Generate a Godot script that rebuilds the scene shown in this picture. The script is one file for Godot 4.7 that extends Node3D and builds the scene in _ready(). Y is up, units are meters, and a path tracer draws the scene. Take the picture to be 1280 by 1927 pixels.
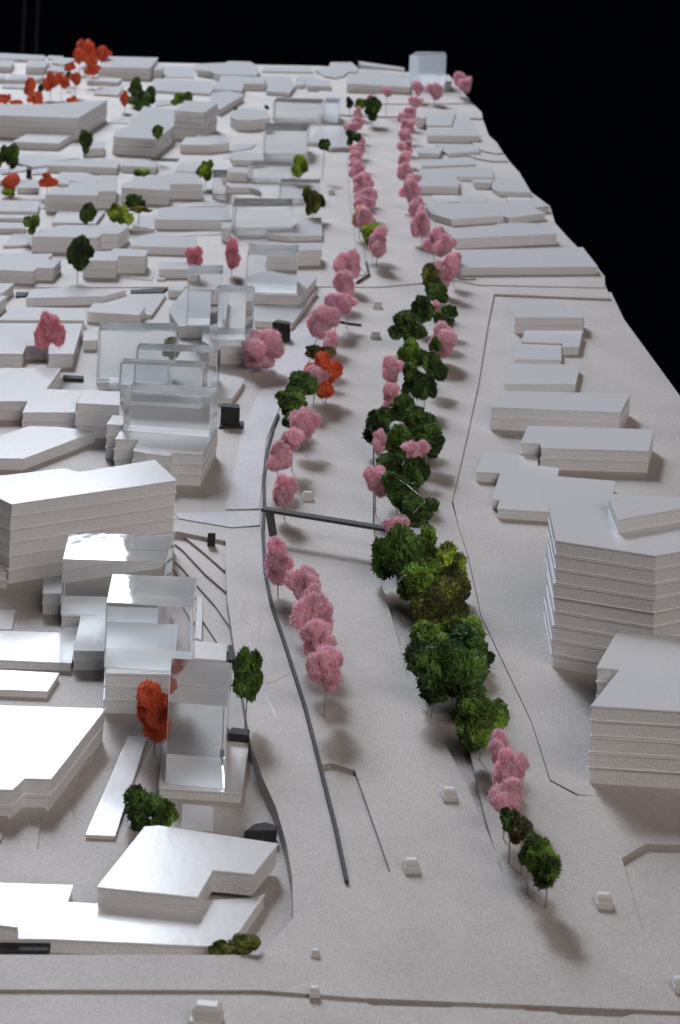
extends Node3D
# An architect's city model on grey board: camera 0.5 m above it, real model size in metres. Plan figures below are millimetres.

var board: StandardMaterial3D
var lavender: StandardMaterial3D
var paper: StandardMaterial3D
var foam: StandardMaterial3D
var acryl: StandardMaterial3D
var acryl_pale: StandardMaterial3D
var acryl_edge: StandardMaterial3D
var paper_edge: StandardMaterial3D
var added_white: StandardMaterial3D
var charcoal: StandardMaterial3D
var steel: StandardMaterial3D
var car_paint: StandardMaterial3D
var black_metal: StandardMaterial3D
var crown_mat := {}
var crowns := {}
var pin: ArrayMesh
var used := {}
var rng := RandomNumberGenerator.new()
var tree_count := 0
var soup_p := PackedVector3Array()
var soup_c := PackedColorArray()

func _ready() -> void:
	# camera: level and slightly rolled, lens shifted down
	var cam := Camera3D.new()
	cam.name = "camera"
	cam.projection = Camera3D.PROJECTION_FRUSTUM
	cam.keep_aspect = Camera3D.KEEP_HEIGHT
	var attr := CameraAttributesPhysical.new()
	attr.frustum_near = 0.1
	attr.frustum_far = 30.0
	attr.frustum_focal_length = 85.0
	attr.exposure_aperture = 32.0
	attr.frustum_focus_distance = 1.22
	cam.attributes = attr
	cam.near = 0.1
	cam.far = 30.0
	cam.size = 0.1 * 1927.0 / 4200.0
	cam.frustum_offset = Vector2(0.1 * -61.0 / 4200.0, 0.1 * -1513.5 / 4200.0)
	cam.position = Vector3(0, 0.5, 0)
	cam.rotation_degrees = Vector3(0, 0, 2.3)
	add_child(cam)
	cam.current = true
	# the studio: a black room
	var env := Environment.new()
	env.background_mode = Environment.BG_COLOR
	env.background_color = Color(0.008, 0.010, 0.020)
	env.tonemap_mode = Environment.TONE_MAPPER_LINEAR
	env.tonemap_exposure = 1.0
	env.sdfgi_enabled = true
	env.ssao_enabled = true
	env.ssil_enabled = true
	var we := WorldEnvironment.new()
	we.name = "world_environment"
	we.environment = env
	add_child(we)
	black_metal = mat(Color(0.03, 0.03, 0.033), 0.45)
	var aim := Vector3(0.03, 0.0, -1.4)
	lamp("key_softbox", "square softbox lamp on a stand behind the model at left", Vector3(-1.15, 3.15, -5.2), aim, Vector2(0.75, 0.75), 15.5, Color(0.91, 0.945, 1.0))
	lamp("window_softbox", "wide low softbox lamp behind the model at left", Vector3(-2.15, 3.45, -7.3), aim, Vector2(3.2, 1.8), 25.0, Color(0.93, 0.96, 1.0))
	lamp("added_fill_softbox", "large added fill softbox high on the camera side", Vector3(1.9, 3.2, 1.9), Vector3(0, 0, -1.4), Vector2(3.2, 2.4), 8.0, Color(1.0, 0.95, 0.92))  # unseen fill lamp, added to brighten the walls facing the camera
	light_stand()
	materials()
	make_crowns()
	build_city()

func mat(c: Color, rough: float) -> StandardMaterial3D:
	var m := StandardMaterial3D.new()
	m.albedo_color = c.linear_to_srgb()
	m.roughness = rough
	return m

func noise_tex(kind: int, freq: float, octaves: int, lo: Color, hi: Color, sz := 512, sd := 1, mid := 0.5) -> NoiseTexture2D:
	var n := FastNoiseLite.new()
	n.noise_type = kind
	n.frequency = freq
	n.fractal_octaves = octaves
	n.seed = sd
	var g := Gradient.new()
	g.offsets = PackedFloat32Array([0.0, mid, 1.0])
	g.colors = PackedColorArray([lo, lo.lerp(hi, 0.5), hi])
	var t := NoiseTexture2D.new()
	t.width = sz
	t.height = sz
	t.seamless = true
	t.noise = n
	t.color_ramp = g
	return t

func bump_tex(freq: float, octaves: int, strength: float, sd := 3, sz := 512, kind := FastNoiseLite.TYPE_SIMPLEX_SMOOTH) -> NoiseTexture2D:
	var n := FastNoiseLite.new()
	n.noise_type = kind
	n.frequency = freq
	n.fractal_octaves = octaves
	n.seed = sd
	var t := NoiseTexture2D.new()
	t.width = sz
	t.height = sz
	t.seamless = true
	t.as_normal_map = true
	t.bump_strength = strength
	t.noise = n
	return t

func tri(m: StandardMaterial3D, metres: float, mm2 := 0.0) -> void:
	m.uv1_triplanar = true
	m.uv1_world_triplanar = true
	m.uv1_scale = Vector3.ONE / metres
	if mm2 > 0.0:
		m.uv2_triplanar = true
		m.uv2_world_triplanar = true
		m.uv2_scale = Vector3.ONE / mm2

func materials() -> void:
	var wht := Color(1, 1, 1)
	# grey board: fine fibres and flecks, some broad mottling
	board = mat(Color(0.57, 0.53, 0.505), 0.62)
	board.albedo_texture = noise_tex(FastNoiseLite.TYPE_VALUE, 0.28, 3, Color(0.81, 0.80, 0.795), wht, 512, 11)
	board.normal_enabled = true
	board.normal_texture = bump_tex(0.22, 3, 3.0, 12)
	board.normal_scale = 0.4
	board.detail_enabled = true
	board.detail_blend_mode = BaseMaterial3D.BLEND_MODE_MUL
	board.detail_uv_layer = BaseMaterial3D.DETAIL_UV_2
	board.detail_albedo = noise_tex(FastNoiseLite.TYPE_SIMPLEX_SMOOTH, 0.012, 5, Color(0.90, 0.895, 0.89), wht, 512, 13)
	tri(board, 0.1, 0.47)
	lavender = board.duplicate()
	lavender.albedo_color = Color(0.56, 0.53, 0.565).linear_to_srgb()
	lavender.roughness = 0.5
	# white paper face of the foam board
	paper = mat(Color(0.67, 0.67, 0.685), 0.21)
	paper.metallic_specular = 0.5
	paper.albedo_texture = noise_tex(FastNoiseLite.TYPE_VALUE, 0.2, 3, Color(0.93, 0.93, 0.93), wht, 512, 21)
	paper.normal_enabled = true
	paper.normal_texture = bump_tex(0.03, 4, 2.0, 22)
	paper.normal_scale = 0.06
	paper.roughness_texture = noise_tex(FastNoiseLite.TYPE_SIMPLEX_SMOOTH, 0.03, 4, Color(0.8, 0.8, 0.8), wht, 512, 23)
	tri(paper, 0.07)
	foam = mat(Color(0.86, 0.865, 0.88), 0.6)
	foam.albedo_texture = noise_tex(FastNoiseLite.TYPE_CELLULAR, 0.12, 2, Color(0.84, 0.84, 0.84), wht, 512, 31)
	foam.normal_enabled = true
	foam.normal_texture = bump_tex(0.12, 3, 4.0, 32, 512, FastNoiseLite.TYPE_CELLULAR)
	foam.normal_scale = 0.5
	tri(foam, 0.06)
	acryl = mat(Color(0.98, 0.985, 0.985), 0.03)
	acryl.albedo_color.a = 0.0
	acryl.transparency = BaseMaterial3D.TRANSPARENCY_ALPHA
	acryl.refraction_enabled = true
	acryl.refraction_scale = 0.049
	acryl.normal_enabled = true
	acryl.normal_texture = bump_tex(0.012, 2, 2.0, 51)
	acryl.normal_scale = 0.03
	tri(acryl, 0.09)
	acryl.albedo_color = Color(0.96, 0.975, 0.985, 0.055)
	acryl_pale = acryl.duplicate()
	acryl_pale.albedo_color = Color(0.95, 0.96, 0.97, 0.08)
	acryl_pale.roughness = 0.12
	acryl_pale.backlight_enabled = true
	acryl_pale.backlight = Color(0.62, 0.64, 0.66)
	acryl_edge = mat(Color(0.90, 0.92, 0.94), 0.45)
	acryl_edge.albedo_color.a = 0.55
	acryl_edge.transparency = BaseMaterial3D.TRANSPARENCY_ALPHA
	acryl_edge.refraction_enabled = true
	acryl_edge.refraction_scale = 0.049
	paper_edge = mat(Color(0.86, 0.86, 0.86), 0.5)
	added_white = mat(Color(0.92, 0.92, 0.92), 0.5)  # for the added sheets that brighten the acrylic floors
	charcoal = mat(Color(0.055, 0.056, 0.06), 0.72)
	charcoal.metallic_specular = 0.3
	charcoal.albedo_texture = noise_tex(FastNoiseLite.TYPE_VALUE, 0.2, 3, Color(0.6, 0.6, 0.6), wht, 256, 41)
	tri(charcoal, 0.05)
	steel = mat(Color(0.42, 0.40, 0.37), 0.35)
	steel.metallic = 0.8
	car_paint = mat(Color(0.62, 0.62, 0.62), 0.5)
	# dyed sponge and lichen: the vertex colours mottle the tint
	for e in [["pink", 0.99, 0.65, 0.755], ["mauve", 0.92, 0.56, 0.72], ["rose", 0.95, 0.45, 0.56], ["salmon", 0.98, 0.70, 0.63], ["red", 0.80, 0.13, 0.05],
			["dark", 0.11, 0.225, 0.042], ["green", 0.22, 0.40, 0.058], ["lime", 0.46, 0.62, 0.08], ["olive", 0.22, 0.25, 0.05], ["teal", 0.06, 0.20, 0.065], ["brown", 0.14, 0.13, 0.05], ["yellow", 0.55, 0.46, 0.14]]:
		var m := mat(Color(e[1], e[2], e[3]), 0.75)
		m.vertex_color_use_as_albedo = true
		if e[0] in ["pink", "mauve", "rose", "salmon", "red"]:
			m.backlight_enabled = true
			m.backlight = Color(1.0, 1.0, 1.0) if e[0] != "red" else Color(0.25, 0.25, 0.25)
			m.rim_enabled = true
			m.rim = 0.9
			m.rim_tint = 0.5
			if e[0] != "red":
				m.subsurf_scatter_enabled = true
				m.subsurf_scatter_strength = 0.15
		crown_mat[e[0]] = m

# ---------- shapes
func face(st: SurfaceTool, a: Vector3, b: Vector3, c: Vector3) -> void:
	var n := (c - a).cross(b - a).normalized()
	for p in [a, b, c]:
		st.set_normal(n)
		st.add_vertex(p)

func begin() -> SurfaceTool:
	var st := SurfaceTool.new()
	st.begin(Mesh.PRIMITIVE_TRIANGLES)
	return st

func outline(pts: Array) -> PackedVector2Array:
	var p := PackedVector2Array()
	for v in pts:
		p.append(Vector2(v[0], v[1]) * 0.001)
	var area := 0.0
	for i in p.size():
		var w := p[(i + 1) % p.size()]
		area += p[i].x * w.y - w.x * p[i].y
	if area < 0.0:
		p.reverse()
	return p

func rough_cut(p: PackedVector2Array, step: float, jitter: float) -> PackedVector2Array:
	var r := PackedVector2Array()
	for i in p.size():
		var a := p[i]
		var b := p[(i + 1) % p.size()]
		var n := clampi(int(a.distance_to(b) / step), 1, 40)
		var side := (b - a).orthogonal().normalized()
		for k in n:
			r.append(a.lerp(b, float(k) / n) + (side * rng.randf_range(-jitter, jitter) if k else Vector2.ZERO))
	return r

func inset(p: PackedVector2Array, d: float) -> PackedVector2Array:
	var r := PackedVector2Array()
	for i in p.size():
		var e0 := (p[i] - p[i - 1]).normalized()
		var e1 := (p[(i + 1) % p.size()] - p[i]).normalized()
		var m := (e0 + e1).normalized()
		if m == Vector2.ZERO:
			m = e1
		var out := Vector2(m.y, -m.x)
		r.append(p[i] - out * d / maxf(0.45, absf(m.dot(e1))))
	return r

func prism(sides: SurfaceTool, top: SurfaceTool, p: PackedVector2Array, y0: float, y1: float, cut: float, floor_too := false) -> void:
	var q := inset(p, cut)
	for i in p.size():
		var j := (i + 1) % p.size()
		var a := Vector3(p[i].x, y0, p[i].y)
		var b := Vector3(p[j].x, y0, p[j].y)
		var c := Vector3(p[i].x, y1 - cut, p[i].y)
		var d := Vector3(p[j].x, y1 - cut, p[j].y)
		face(sides, d, c, a)
		face(sides, d, a, b)
		if cut > 0.0:
			var e := Vector3(q[i].x, y1, q[i].y)
			var f := Vector3(q[j].x, y1, q[j].y)
			face(top, f, e, c)
			face(top, f, c, d)
	var t := Geometry2D.triangulate_polygon(q)
	for i in range(0, t.size(), 3):
		var u := [q[t[i]], q[t[i + 1]], q[t[i + 2]]]
		if (u[1] - u[0]).cross(u[2] - u[0]) < 0.0:
			u = [u[0], u[2], u[1]]
		face(top, Vector3(u[0].x, y1, u[0].y), Vector3(u[1].x, y1, u[1].y), Vector3(u[2].x, y1, u[2].y))
		if floor_too:
			face(sides, Vector3(u[0].x, y0, u[0].y), Vector3(u[2].x, y0, u[2].y), Vector3(u[1].x, y0, u[1].y))

func commit(sides: SurfaceTool, side_mat: Material, top: SurfaceTool = null, top_mat: Material = null) -> ArrayMesh:
	var m := sides.commit()
	m.surface_set_material(0, side_mat)
	if top:
		top.commit(m)
		m.surface_set_material(1, top_mat)
	return m

func numbered(called: String) -> String:
	used[called] = used.get(called, -1) + 1
	return called if used[called] == 0 else "%s_%03d" % [called, used[called]]

func put(called: String, m: Mesh, parent: Node3D = self, over: Material = null) -> MeshInstance3D:
	var o := MeshInstance3D.new()
	o.name = numbered(called) if parent == self else called
	o.mesh = m
	if over:
		o.material_override = over
	parent.add_child(o, true)
	return o

func base_node(called: String, at: Vector3) -> Node3D:
	var o := Node3D.new()
	o.name = numbered(called)
	o.position = at
	add_child(o)
	return o

func tag(o: Node3D, label: String, category := "", group := "", kind := "") -> void:
	o.set_meta("label", label)
	if category:
		o.set_meta("category", category)
	if group:
		o.set_meta("group", group)
	if kind:
		o.set_meta("kind", kind)

func centre(p: PackedVector2Array) -> Vector2:
	var c := Vector2.ZERO
	for v in p:
		c += v
	return c / p.size()

func moved(p: PackedVector2Array, by: Vector2) -> PackedVector2Array:
	var r := PackedVector2Array()
	for v in p:
		r.append(v + by)
	return r

# ---------- the studio lamps
func lamp(called: String, label: String, at: Vector3, aim: Vector3, size: Vector2, energy: float, tint: Color) -> void:
	var o := base_node(called, at)
	o.look_at_from_position(at, aim, Vector3.UP)
	tag(o, label, "lamp", "studio softboxes")
	var st := begin()
	box(st, Vector3(0, 0, 0.12), Vector3(size.x + 0.06, size.y + 0.06, 0.2))
	put("housing", commit(st, black_metal), o)
	var glow := StandardMaterial3D.new()
	glow.albedo_color = Color(0.9, 0.9, 0.9)
	glow.emission_enabled = true
	glow.emission = tint
	glow.emission_energy_multiplier = 1.0
	var fs := begin()
	box(fs, Vector3(0, 0, 0.01), Vector3(size.x, size.y, 0.012))
	put("diffuser", commit(fs, glow), o)
	var l := AreaLight3D.new()
	l.name = "area_light"
	l.area_size = size
	l.light_energy = energy
	l.light_color = tint
	l.area_range = 30.0
	l.area_attenuation = 2.0
	l.shadow_enabled = true
	l.position = Vector3(0, 0, -0.01)
	o.add_child(l)

func light_stand() -> void:
	var o := base_node("light_stand", Vector3(-0.826, -0.8, -5.6))
	tag(o, "dark light stand of two thin poles behind the model at upper left", "light stand")
	for k in [[-0.019, 0.035], [0.018, 0.0]]:
		var ring := PackedVector2Array()
		for i in 10:
			ring.append(Vector2.from_angle(TAU * i / 10.0) * 0.0045)
		var st := begin()
		prism(st, st, ring, 0.0, 3.6, 0.001)
		var p := put("pole", commit(st, black_metal), o)
		p.position.x = k[0]
		p.rotation.z = k[1] * -0.2

func box(st: SurfaceTool, c: Vector3, s: Vector3) -> void:
	var h := s / 2
	var p := PackedVector2Array([Vector2(c.x - h.x, c.z - h.z), Vector2(c.x + h.x, c.z - h.z), Vector2(c.x + h.x, c.z + h.z), Vector2(c.x - h.x, c.z + h.z)])
	prism(st, st, p, c.y - h.y, c.y + h.y, 0.0, true)

# ---------- the model
func sheet(called: String, label: String, pts: Array, y0: float, y1: float, m: Material) -> void:
	var p := outline(pts)
	var a := begin()
	prism(a, a, p, y0 * 0.001, y1 * 0.001, 0.0)
	tag(put(called, commit(a, m)), label, "", "", "structure")

func slope(called: String, label: String, pts: Array, y0: float, ya: float, za: float, yb: float, zb: float, m: Material) -> void:
	var p := outline(pts)
	var a := begin()
	prism(a, a, p, -1.0, 0.0, 0.0)
	var arrays := a.commit().surface_get_arrays(0)
	var st := begin()
	var v: PackedVector3Array = arrays[Mesh.ARRAY_VERTEX]
	for i in range(0, v.size(), 3):
		var t := []
		for k in 3:
			var w := v[i + k]
			var top := lerpf(ya, yb, inverse_lerp(za, zb, w.z * 1000.0)) * 0.001
			t.append(Vector3(w.x, top if w.y > -0.5 else y0 * 0.001, w.z))
		face(st, t[0], t[1], t[2])
	tag(put(called, commit(st, m)), label, "", "", "structure")

func layer_mesh(p: PackedVector2Array, y0: float, y1: float) -> ArrayMesh:
	# foam core cut a little behind its paper faces, whose edges stand proud
	var a := begin()
	var b := begin()
	var lip := begin()
	var q := rough_cut(p, 0.004, 0.00008)
	var core := PackedVector2Array()
	for v in inset(q, 0.0005):
		core.append(v + Vector2(rng.randf_range(-1, 1), rng.randf_range(-1, 1)) * 0.00005)
	if y0 > 0.0:
		prism(lip, lip, inset(q, 0.0001), y0 + 0.00006, y0 + 0.0004, 0.0, true)
	prism(a, a, core, y0 + 0.0002, y1 - 0.0003, 0.0)
	prism(lip, b, q, y1 - 0.0006, y1, 0.0002, true)
	var m := a.commit()
	m.surface_set_material(0, foam)
	lip.commit(m)
	m.surface_set_material(1, paper_edge)
	b.commit(m)
	m.surface_set_material(2, paper)
	return m

func block(label: String, pts: Array, base: float, top: float, layers: int, extra: Array = [], extra_top := 0.0) -> void:
	var p := outline(pts)
	var c := centre(p)
	var rel := moved(p, -c)
	var y0 := base * 0.001
	var h := (top - base) * 0.001
	var g := "white foam board buildings"
	if layers == 1 and extra.is_empty():
		var o := put("foam_building", layer_mesh(rel, -0.003, h))
		o.position = Vector3(c.x, y0, c.y)
		tag(o, label, "building", g)
		return
	var o := base_node("foam_building", Vector3(c.x, y0, c.y))
	tag(o, label, "building", g)
	for k in layers:
		var q := rel
		if k < layers - 1:
			q = inset(moved(rel, Vector2(rng.randf_range(-1, 1), rng.randf_range(-1, 1)) * 0.00045), rng.randf_range(-0.0005, 0.0003))
		put("layer", layer_mesh(q, h * k / layers - (0.003 if k == 0 else -0.0002), h * (k + 1) / layers), o)
	if extra:
		put("roof_slab", layer_mesh(moved(outline(extra), -c), h + 0.00005, (extra_top - base) * 0.001), o)

func acrylic(label: String, pts: Array, base: float, top: float, m: Material) -> void:
	var p := outline(pts)
	var c := centre(p)
	var o := base_node("acrylic_block", Vector3(c.x, base * 0.001, c.y))
	tag(o, label, "acrylic block", "clear acrylic blocks")
	var rel := moved(p, -c)
	# white sheet added under the block to brighten its floor
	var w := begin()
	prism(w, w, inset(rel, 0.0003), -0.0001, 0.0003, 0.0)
	put("added_white_sheet", commit(w, added_white), o)
	# saw-cut corners and rims are frosted, the broad faces clear
	var q := PackedVector2Array()
	for i in rel.size():
		q.append(rel[i] + (rel[i - 1] - rel[i]).normalized() * 0.00032)
		q.append(rel[i] + (rel[(i + 1) % rel.size()] - rel[i]).normalized() * 0.00032)
	var h := (top - base) * 0.001
	var cut := 0.00032
	var clear := begin()
	var rim := begin()
	var up := inset(q, cut)
	for i in q.size():
		var j := (i + 1) % q.size()
		var side := rim if i % 2 == 0 else clear
		var a0 := Vector3(q[i].x, 0.0001, q[i].y)
		var b0 := Vector3(q[j].x, 0.0001, q[j].y)
		var a1 := Vector3(q[i].x, h - cut, q[i].y)
		var b1 := Vector3(q[j].x, h - cut, q[j].y)
		var a2 := Vector3(up[i].x, h, up[i].y)
		var b2 := Vector3(up[j].x, h, up[j].y)
		face(side, b1, a1, a0)
		face(side, b1, a0, b0)
		face(rim, b2, a2, a1)
		face(rim, b2, a1, b1)
	var t := Geometry2D.triangulate_polygon(up)
	var t2 := Geometry2D.triangulate_polygon(q)
	for pair in [[t, up, h], [t2, q, 0.0001]]:
		var ix: PackedInt32Array = pair[0]
		var v: PackedVector2Array = pair[1]
		for i in range(0, ix.size(), 3):
			var u := [v[ix[i]], v[ix[i + 1]], v[ix[i + 2]]]
			if ((u[1] - u[0]).cross(u[2] - u[0]) < 0.0) != (pair[2] < 0.001):
				u = [u[0], u[2], u[1]]
			face(clear, Vector3(u[0].x, pair[2], u[0].y), Vector3(u[1].x, pair[2], u[1].y), Vector3(u[2].x, pair[2], u[2].y))
	put("block", commit(clear, m, rim, acryl_edge), o)

func dark_block(label: String, pts: Array, base: float, top: float) -> void:
	var p := outline(pts)
	var c := centre(p)
	var a := begin()
	prism(a, a, moved(p, -c), -0.001, (top - base) * 0.001, 0.0003)
	var o := put("charcoal_block", commit(a, charcoal))
	o.position = Vector3(c.x, base * 0.001, c.y)
	tag(o, label, "block", "charcoal blocks")

func strip(called: String, label: String, pts: Array, y0: float, y1: float, wide: float) -> void:
	var p := PackedVector2Array()
	for v in pts:
		p.append(Vector2(v[0], v[1]) * 0.001)
	var left := PackedVector2Array()
	var right := PackedVector2Array()
	for i in p.size():
		var d := (p[mini(i + 1, p.size() - 1)] - p[maxi(i - 1, 0)]).normalized().orthogonal() * wide * 0.0005
		left.append(p[i] + d)
		right.append(p[i] - d)
	right.reverse()
	left.append_array(right)
	var pp := []
	for v in left:
		pp.append([v.x * 1000.0, v.y * 1000.0])
	var a := begin()
	prism(a, a, outline(pp), y0 * 0.001, y1 * 0.001, 0.0001)
	tag(put(called, commit(a, charcoal_grey())), label, "kerb strip", "dark strips on the ground")

var _grey: StandardMaterial3D
func charcoal_grey() -> StandardMaterial3D:
	if _grey == null:
		_grey = charcoal.duplicate()
		_grey.albedo_color = Color(0.10, 0.10, 0.105).linear_to_srgb()
	return _grey

func footbridge(x0: float, z0: float, x1: float, z1: float, fx: float, fz: float) -> void:
	var a := Vector3(x0, 0, z0) * 0.001
	var b := Vector3(x1, 0, z1) * 0.001
	var o := base_node("footbridge", a)
	tag(o, "dark grey footbridge spanning the road beside the wall strip", "footbridge")
	o.rotation.y = atan2(-(b.z - a.z), b.x - a.x)
	var n := a.distance_to(b)
	var st := begin()
	box(st, Vector3(n / 2, 0.0152, 0), Vector3(n, 0.0017, 0.0052))
	put("deck", commit(st, charcoal_grey()), o)
	# the ramp board leans from the deck to the ground towards the viewer
	var foot := o.transform.affine_inverse() * (Vector3(fx, 0, fz) * 0.001)
	var head := Vector3(0.0055, 0.0145, 0.002)
	var s2 := begin()
	var dir := (foot - head).normalized()
	box(s2, Vector3(0, 0, foot.distance_to(head) / 2), Vector3(0.005, 0.0009, foot.distance_to(head)))
	var ramp := put("ramp", commit(s2, charcoal_grey()), o)
	ramp.basis = Basis.looking_at(-dir, Vector3.UP)
	ramp.position = head
	var s3 := begin()
	box(s3, Vector3(n - 0.002, 0.0072, 0.0), Vector3(0.0022, 0.0144, 0.0022))
	put("pier", commit(s3, charcoal_grey()), o)

func car(label: String, x: float, y: float, z: float, wide: float) -> void:
	var w := wide * 0.001
	var o := base_node("model_car", Vector3(x, y, z) * 0.001)
	tag(o, label, "model car", "model cars on the road")
	o.rotation.y = rng.randf_range(-0.12, 0.12)
	var deep := w * 0.9
	var st := begin()
	prism(st, st, rect(w, deep, -deep / 2), -0.0005, w * 0.36, w * 0.05)
	put("car_body", commit(st, car_paint), o)
	var s2 := begin()
	prism(s2, s2, rect(w * 0.88, deep * 0.6, -deep * 0.62), w * 0.362, w * 0.66, w * 0.12)
	put("cabin", commit(s2, car_paint), o)

func rect(w: float, d: float, zc: float) -> PackedVector2Array:
	return PackedVector2Array([Vector2(-w / 2, zc - d / 2), Vector2(w / 2, zc - d / 2), Vector2(w / 2, zc + d / 2), Vector2(-w / 2, zc + d / 2)])

func thread(label: String, pts: Array, y: float, thick: float, m: Material) -> void:
	var st := begin()
	var c := Curve3D.new()
	for i in pts.size():
		var p := Vector3(pts[i][0], pts[i][2] if pts[i].size() > 2 else y, pts[i][1]) * 0.001
		var d := Vector3(pts[mini(i + 1, pts.size() - 1)][0] - pts[maxi(i - 1, 0)][0], 0, pts[mini(i + 1, pts.size() - 1)][1] - pts[maxi(i - 1, 0)][1]) * 0.00018
		c.add_point(p, -d, d)
	c.bake_interval = 0.0015
	var b := c.get_baked_points()
	for i in b.size() - 1:
		var along := (b[i + 1] - b[i]).normalized()
		var u := along.cross(Vector3.UP).normalized() * thick * 0.001
		var w := Vector3.UP * thick * 0.0006
		var r0 := [b[i] - u, b[i] + w, b[i] + u]
		var r1 := [b[i + 1] - u, b[i + 1] + w, b[i + 1] + u]
		for k in 2:
			face(st, r0[k], r1[k + 1], r0[k + 1])
			face(st, r0[k], r1[k], r1[k + 1])
	tag(put("glue_thread", commit(st, m)), label, "thread", "stray glue threads and hairs")

func make_crowns() -> void:
	var p := PackedVector2Array()
	for k in 8:
		p.append(Vector2.from_angle(TAU * k / 8.0) * 0.00035)
	var st := begin()
	prism(st, st, p, 0.0, 1.0, 0.0)
	pin = commit(st, steel)
	crowns["sponge"] = []
	crowns["leafy"] = []
	for k in 9:
		crowns["sponge"].append(crown_mesh(100 + k, false))
	for k in 10:
		crowns["leafy"].append(crown_mesh(300 + k, true))

func crown_mesh(sd: int, leafy: bool) -> ArrayMesh:
	var r := RandomNumberGenerator.new()
	r.seed = sd
	var n := FastNoiseLite.new()
	n.seed = sd
	n.noise_type = FastNoiseLite.TYPE_SIMPLEX
	n.fractal_octaves = 3
	n.frequency = 0.9
	var cell := FastNoiseLite.new()
	cell.seed = sd + 7
	cell.noise_type = FastNoiseLite.TYPE_CELLULAR
	cell.frequency = 7.0 if leafy else 6.5
	cell.fractal_octaves = 1
	var tone := FastNoiseLite.new()
	tone.seed = sd + 13
	tone.frequency = 0.8
	tone.fractal_octaves = 3
	var lobes := []
	var body := PackedVector3Array()
	for k in r.randi_range(5, 7):
		var d := Vector3(r.randf_range(-1, 1), r.randf_range(-1, 1), r.randf_range(-1, 1)).normalized()
		lobes.append([d * r.randf_range(0.4, 0.72), r.randf_range(0.22, 0.5)])
	lobes.append([Vector3.ZERO, 0.55])
	soup_p = PackedVector3Array()
	soup_c = PackedColorArray()
	var cols := 42
	var rows := 24
	for lo in lobes:
		var c: Vector3 = lo[0]
		var rad: float = lo[1]
		var turn := Basis.from_euler(Vector3(r.randf() * TAU, r.randf() * TAU, 0))
		var grid := []
		var tones := []
		for i in rows + 1:
			for j in cols:
				var th := PI * i / rows
				var ph := TAU * j / cols
				var dir := turn * Vector3(sin(th) * cos(ph), cos(th), sin(th) * sin(ph))
				var at := c + dir * rad
				var cl := cell.get_noise_3dv(at)
				var k := 1.0 + 0.3 * n.get_noise_3dv(at * 1.6) + (0.26 if leafy else 0.13) * cl
				k += r.randf_range(-1, 1) * (0.13 if leafy else 0.085)
				grid.append(c + dir * rad * k)
				var v := tone.get_noise_3dv(at) * 0.9 + r.randf_range(-0.2, 0.2) * (1.3 if leafy else 1.0)
				tones.append(v)
		body.append_array(PackedVector3Array(grid))
		for i in rows:
			for j in cols:
				var a := i * cols + j
				var b := i * cols + (j + 1) % cols
				for t in [[a, b, b + cols], [a, b + cols, a + cols]]:
					speck(grid[t[0]], grid[t[1]], grid[t[2]], tones[t[0]], leafy)
		# loose fibres and flakes that stand off the surface
		for f in (520 if leafy else 620):
			var g: int = r.randi_range(cols, grid.size() - cols - 1)
			var at: Vector3 = grid[g]
			var out := (at - c).normalized()
			var tip := at + (out + Vector3(r.randf_range(-1, 1), r.randf_range(-1, 1), r.randf_range(-1, 1)) * 0.7) * r.randf_range(0.04, 0.055 if leafy else 0.12)
			var side := out.cross(Vector3(r.randf_range(-1, 1), r.randf_range(-1, 1), r.randf_range(-1, 1))).normalized() * (0.026 if leafy else 0.014)
			speck(at - side, tip, at + side, tones[g] + 0.1, leafy)
			speck(at - side.cross(out), tip, at + side.cross(out), tones[g], leafy)
	# bring the body of the crown to a box of -1 .. 1
	var lo := Vector3.ONE * 9.0
	var hi := -lo
	for g in body:
		lo = lo.min(g)
		hi = hi.max(g)
	var mid := (lo + hi) / 2.0
	var k := Vector3.ONE * 2.0 / (hi - lo)
	var st := begin()
	for i in soup_c.size():
		st.set_color(soup_c[i])
		face(st, (soup_p[i * 3] - mid) * k, (soup_p[i * 3 + 1] - mid) * k, (soup_p[i * 3 + 2] - mid) * k)
	return st.commit()

func speck(a: Vector3, b: Vector3, c: Vector3, tone: float, leafy: bool) -> void:
	var k := clampf(0.44 + tone * 1.1, 0.14, 1.0) if leafy else clampf(0.9 + tone * 0.25, 0.7, 1.0)
	soup_c.append(Color(k, clampf(k * 1.02, 0.0, 1.0), k * (0.9 if leafy else 1.0)))
	soup_p.append_array(PackedVector3Array([a, b, c]))

func tree(kind: String, label: String, group: String, x: float, y: float, z: float, up: float, rx: float, ry: float) -> void:
	var soft := kind in ["pink", "mauve", "rose", "salmon", "red"]
	var called: String = {"dark": "green_tree", "green": "green_tree", "lime": "green_tree", "olive": "green_tree", "teal": "green_tree", "brown": "green_tree", "red": "red_tree", "yellow": "yellow_tree"}.get(kind, "pink_tree")
	var o := base_node(called, Vector3(x, y, z) * 0.001)
	tag(o, label, "tree", group)
	var t := put("trunk", pin, o)
	t.position.y = -0.002
	t.scale = Vector3(1, up * 0.001 + 0.002, 1)
	t.rotation = Vector3(rng.randf_range(-0.05, 0.05), 0, rng.randf_range(-0.05, 0.05))
	var set: Array = crowns["sponge" if soft else "leafy"]
	var c := put("crown", set[tree_count % set.size()], o, crown_mat[kind])
	tree_count += 1
	c.position.y = up * 0.001
	c.basis = Basis.from_scale(Vector3(rx, ry, (rx + ry) * 0.5) * 0.00108) * Basis.from_euler(Vector3(rng.randf_range(-0.5, 0.5), rng.randf() * TAU, rng.randf_range(-0.5, 0.5)))

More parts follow.
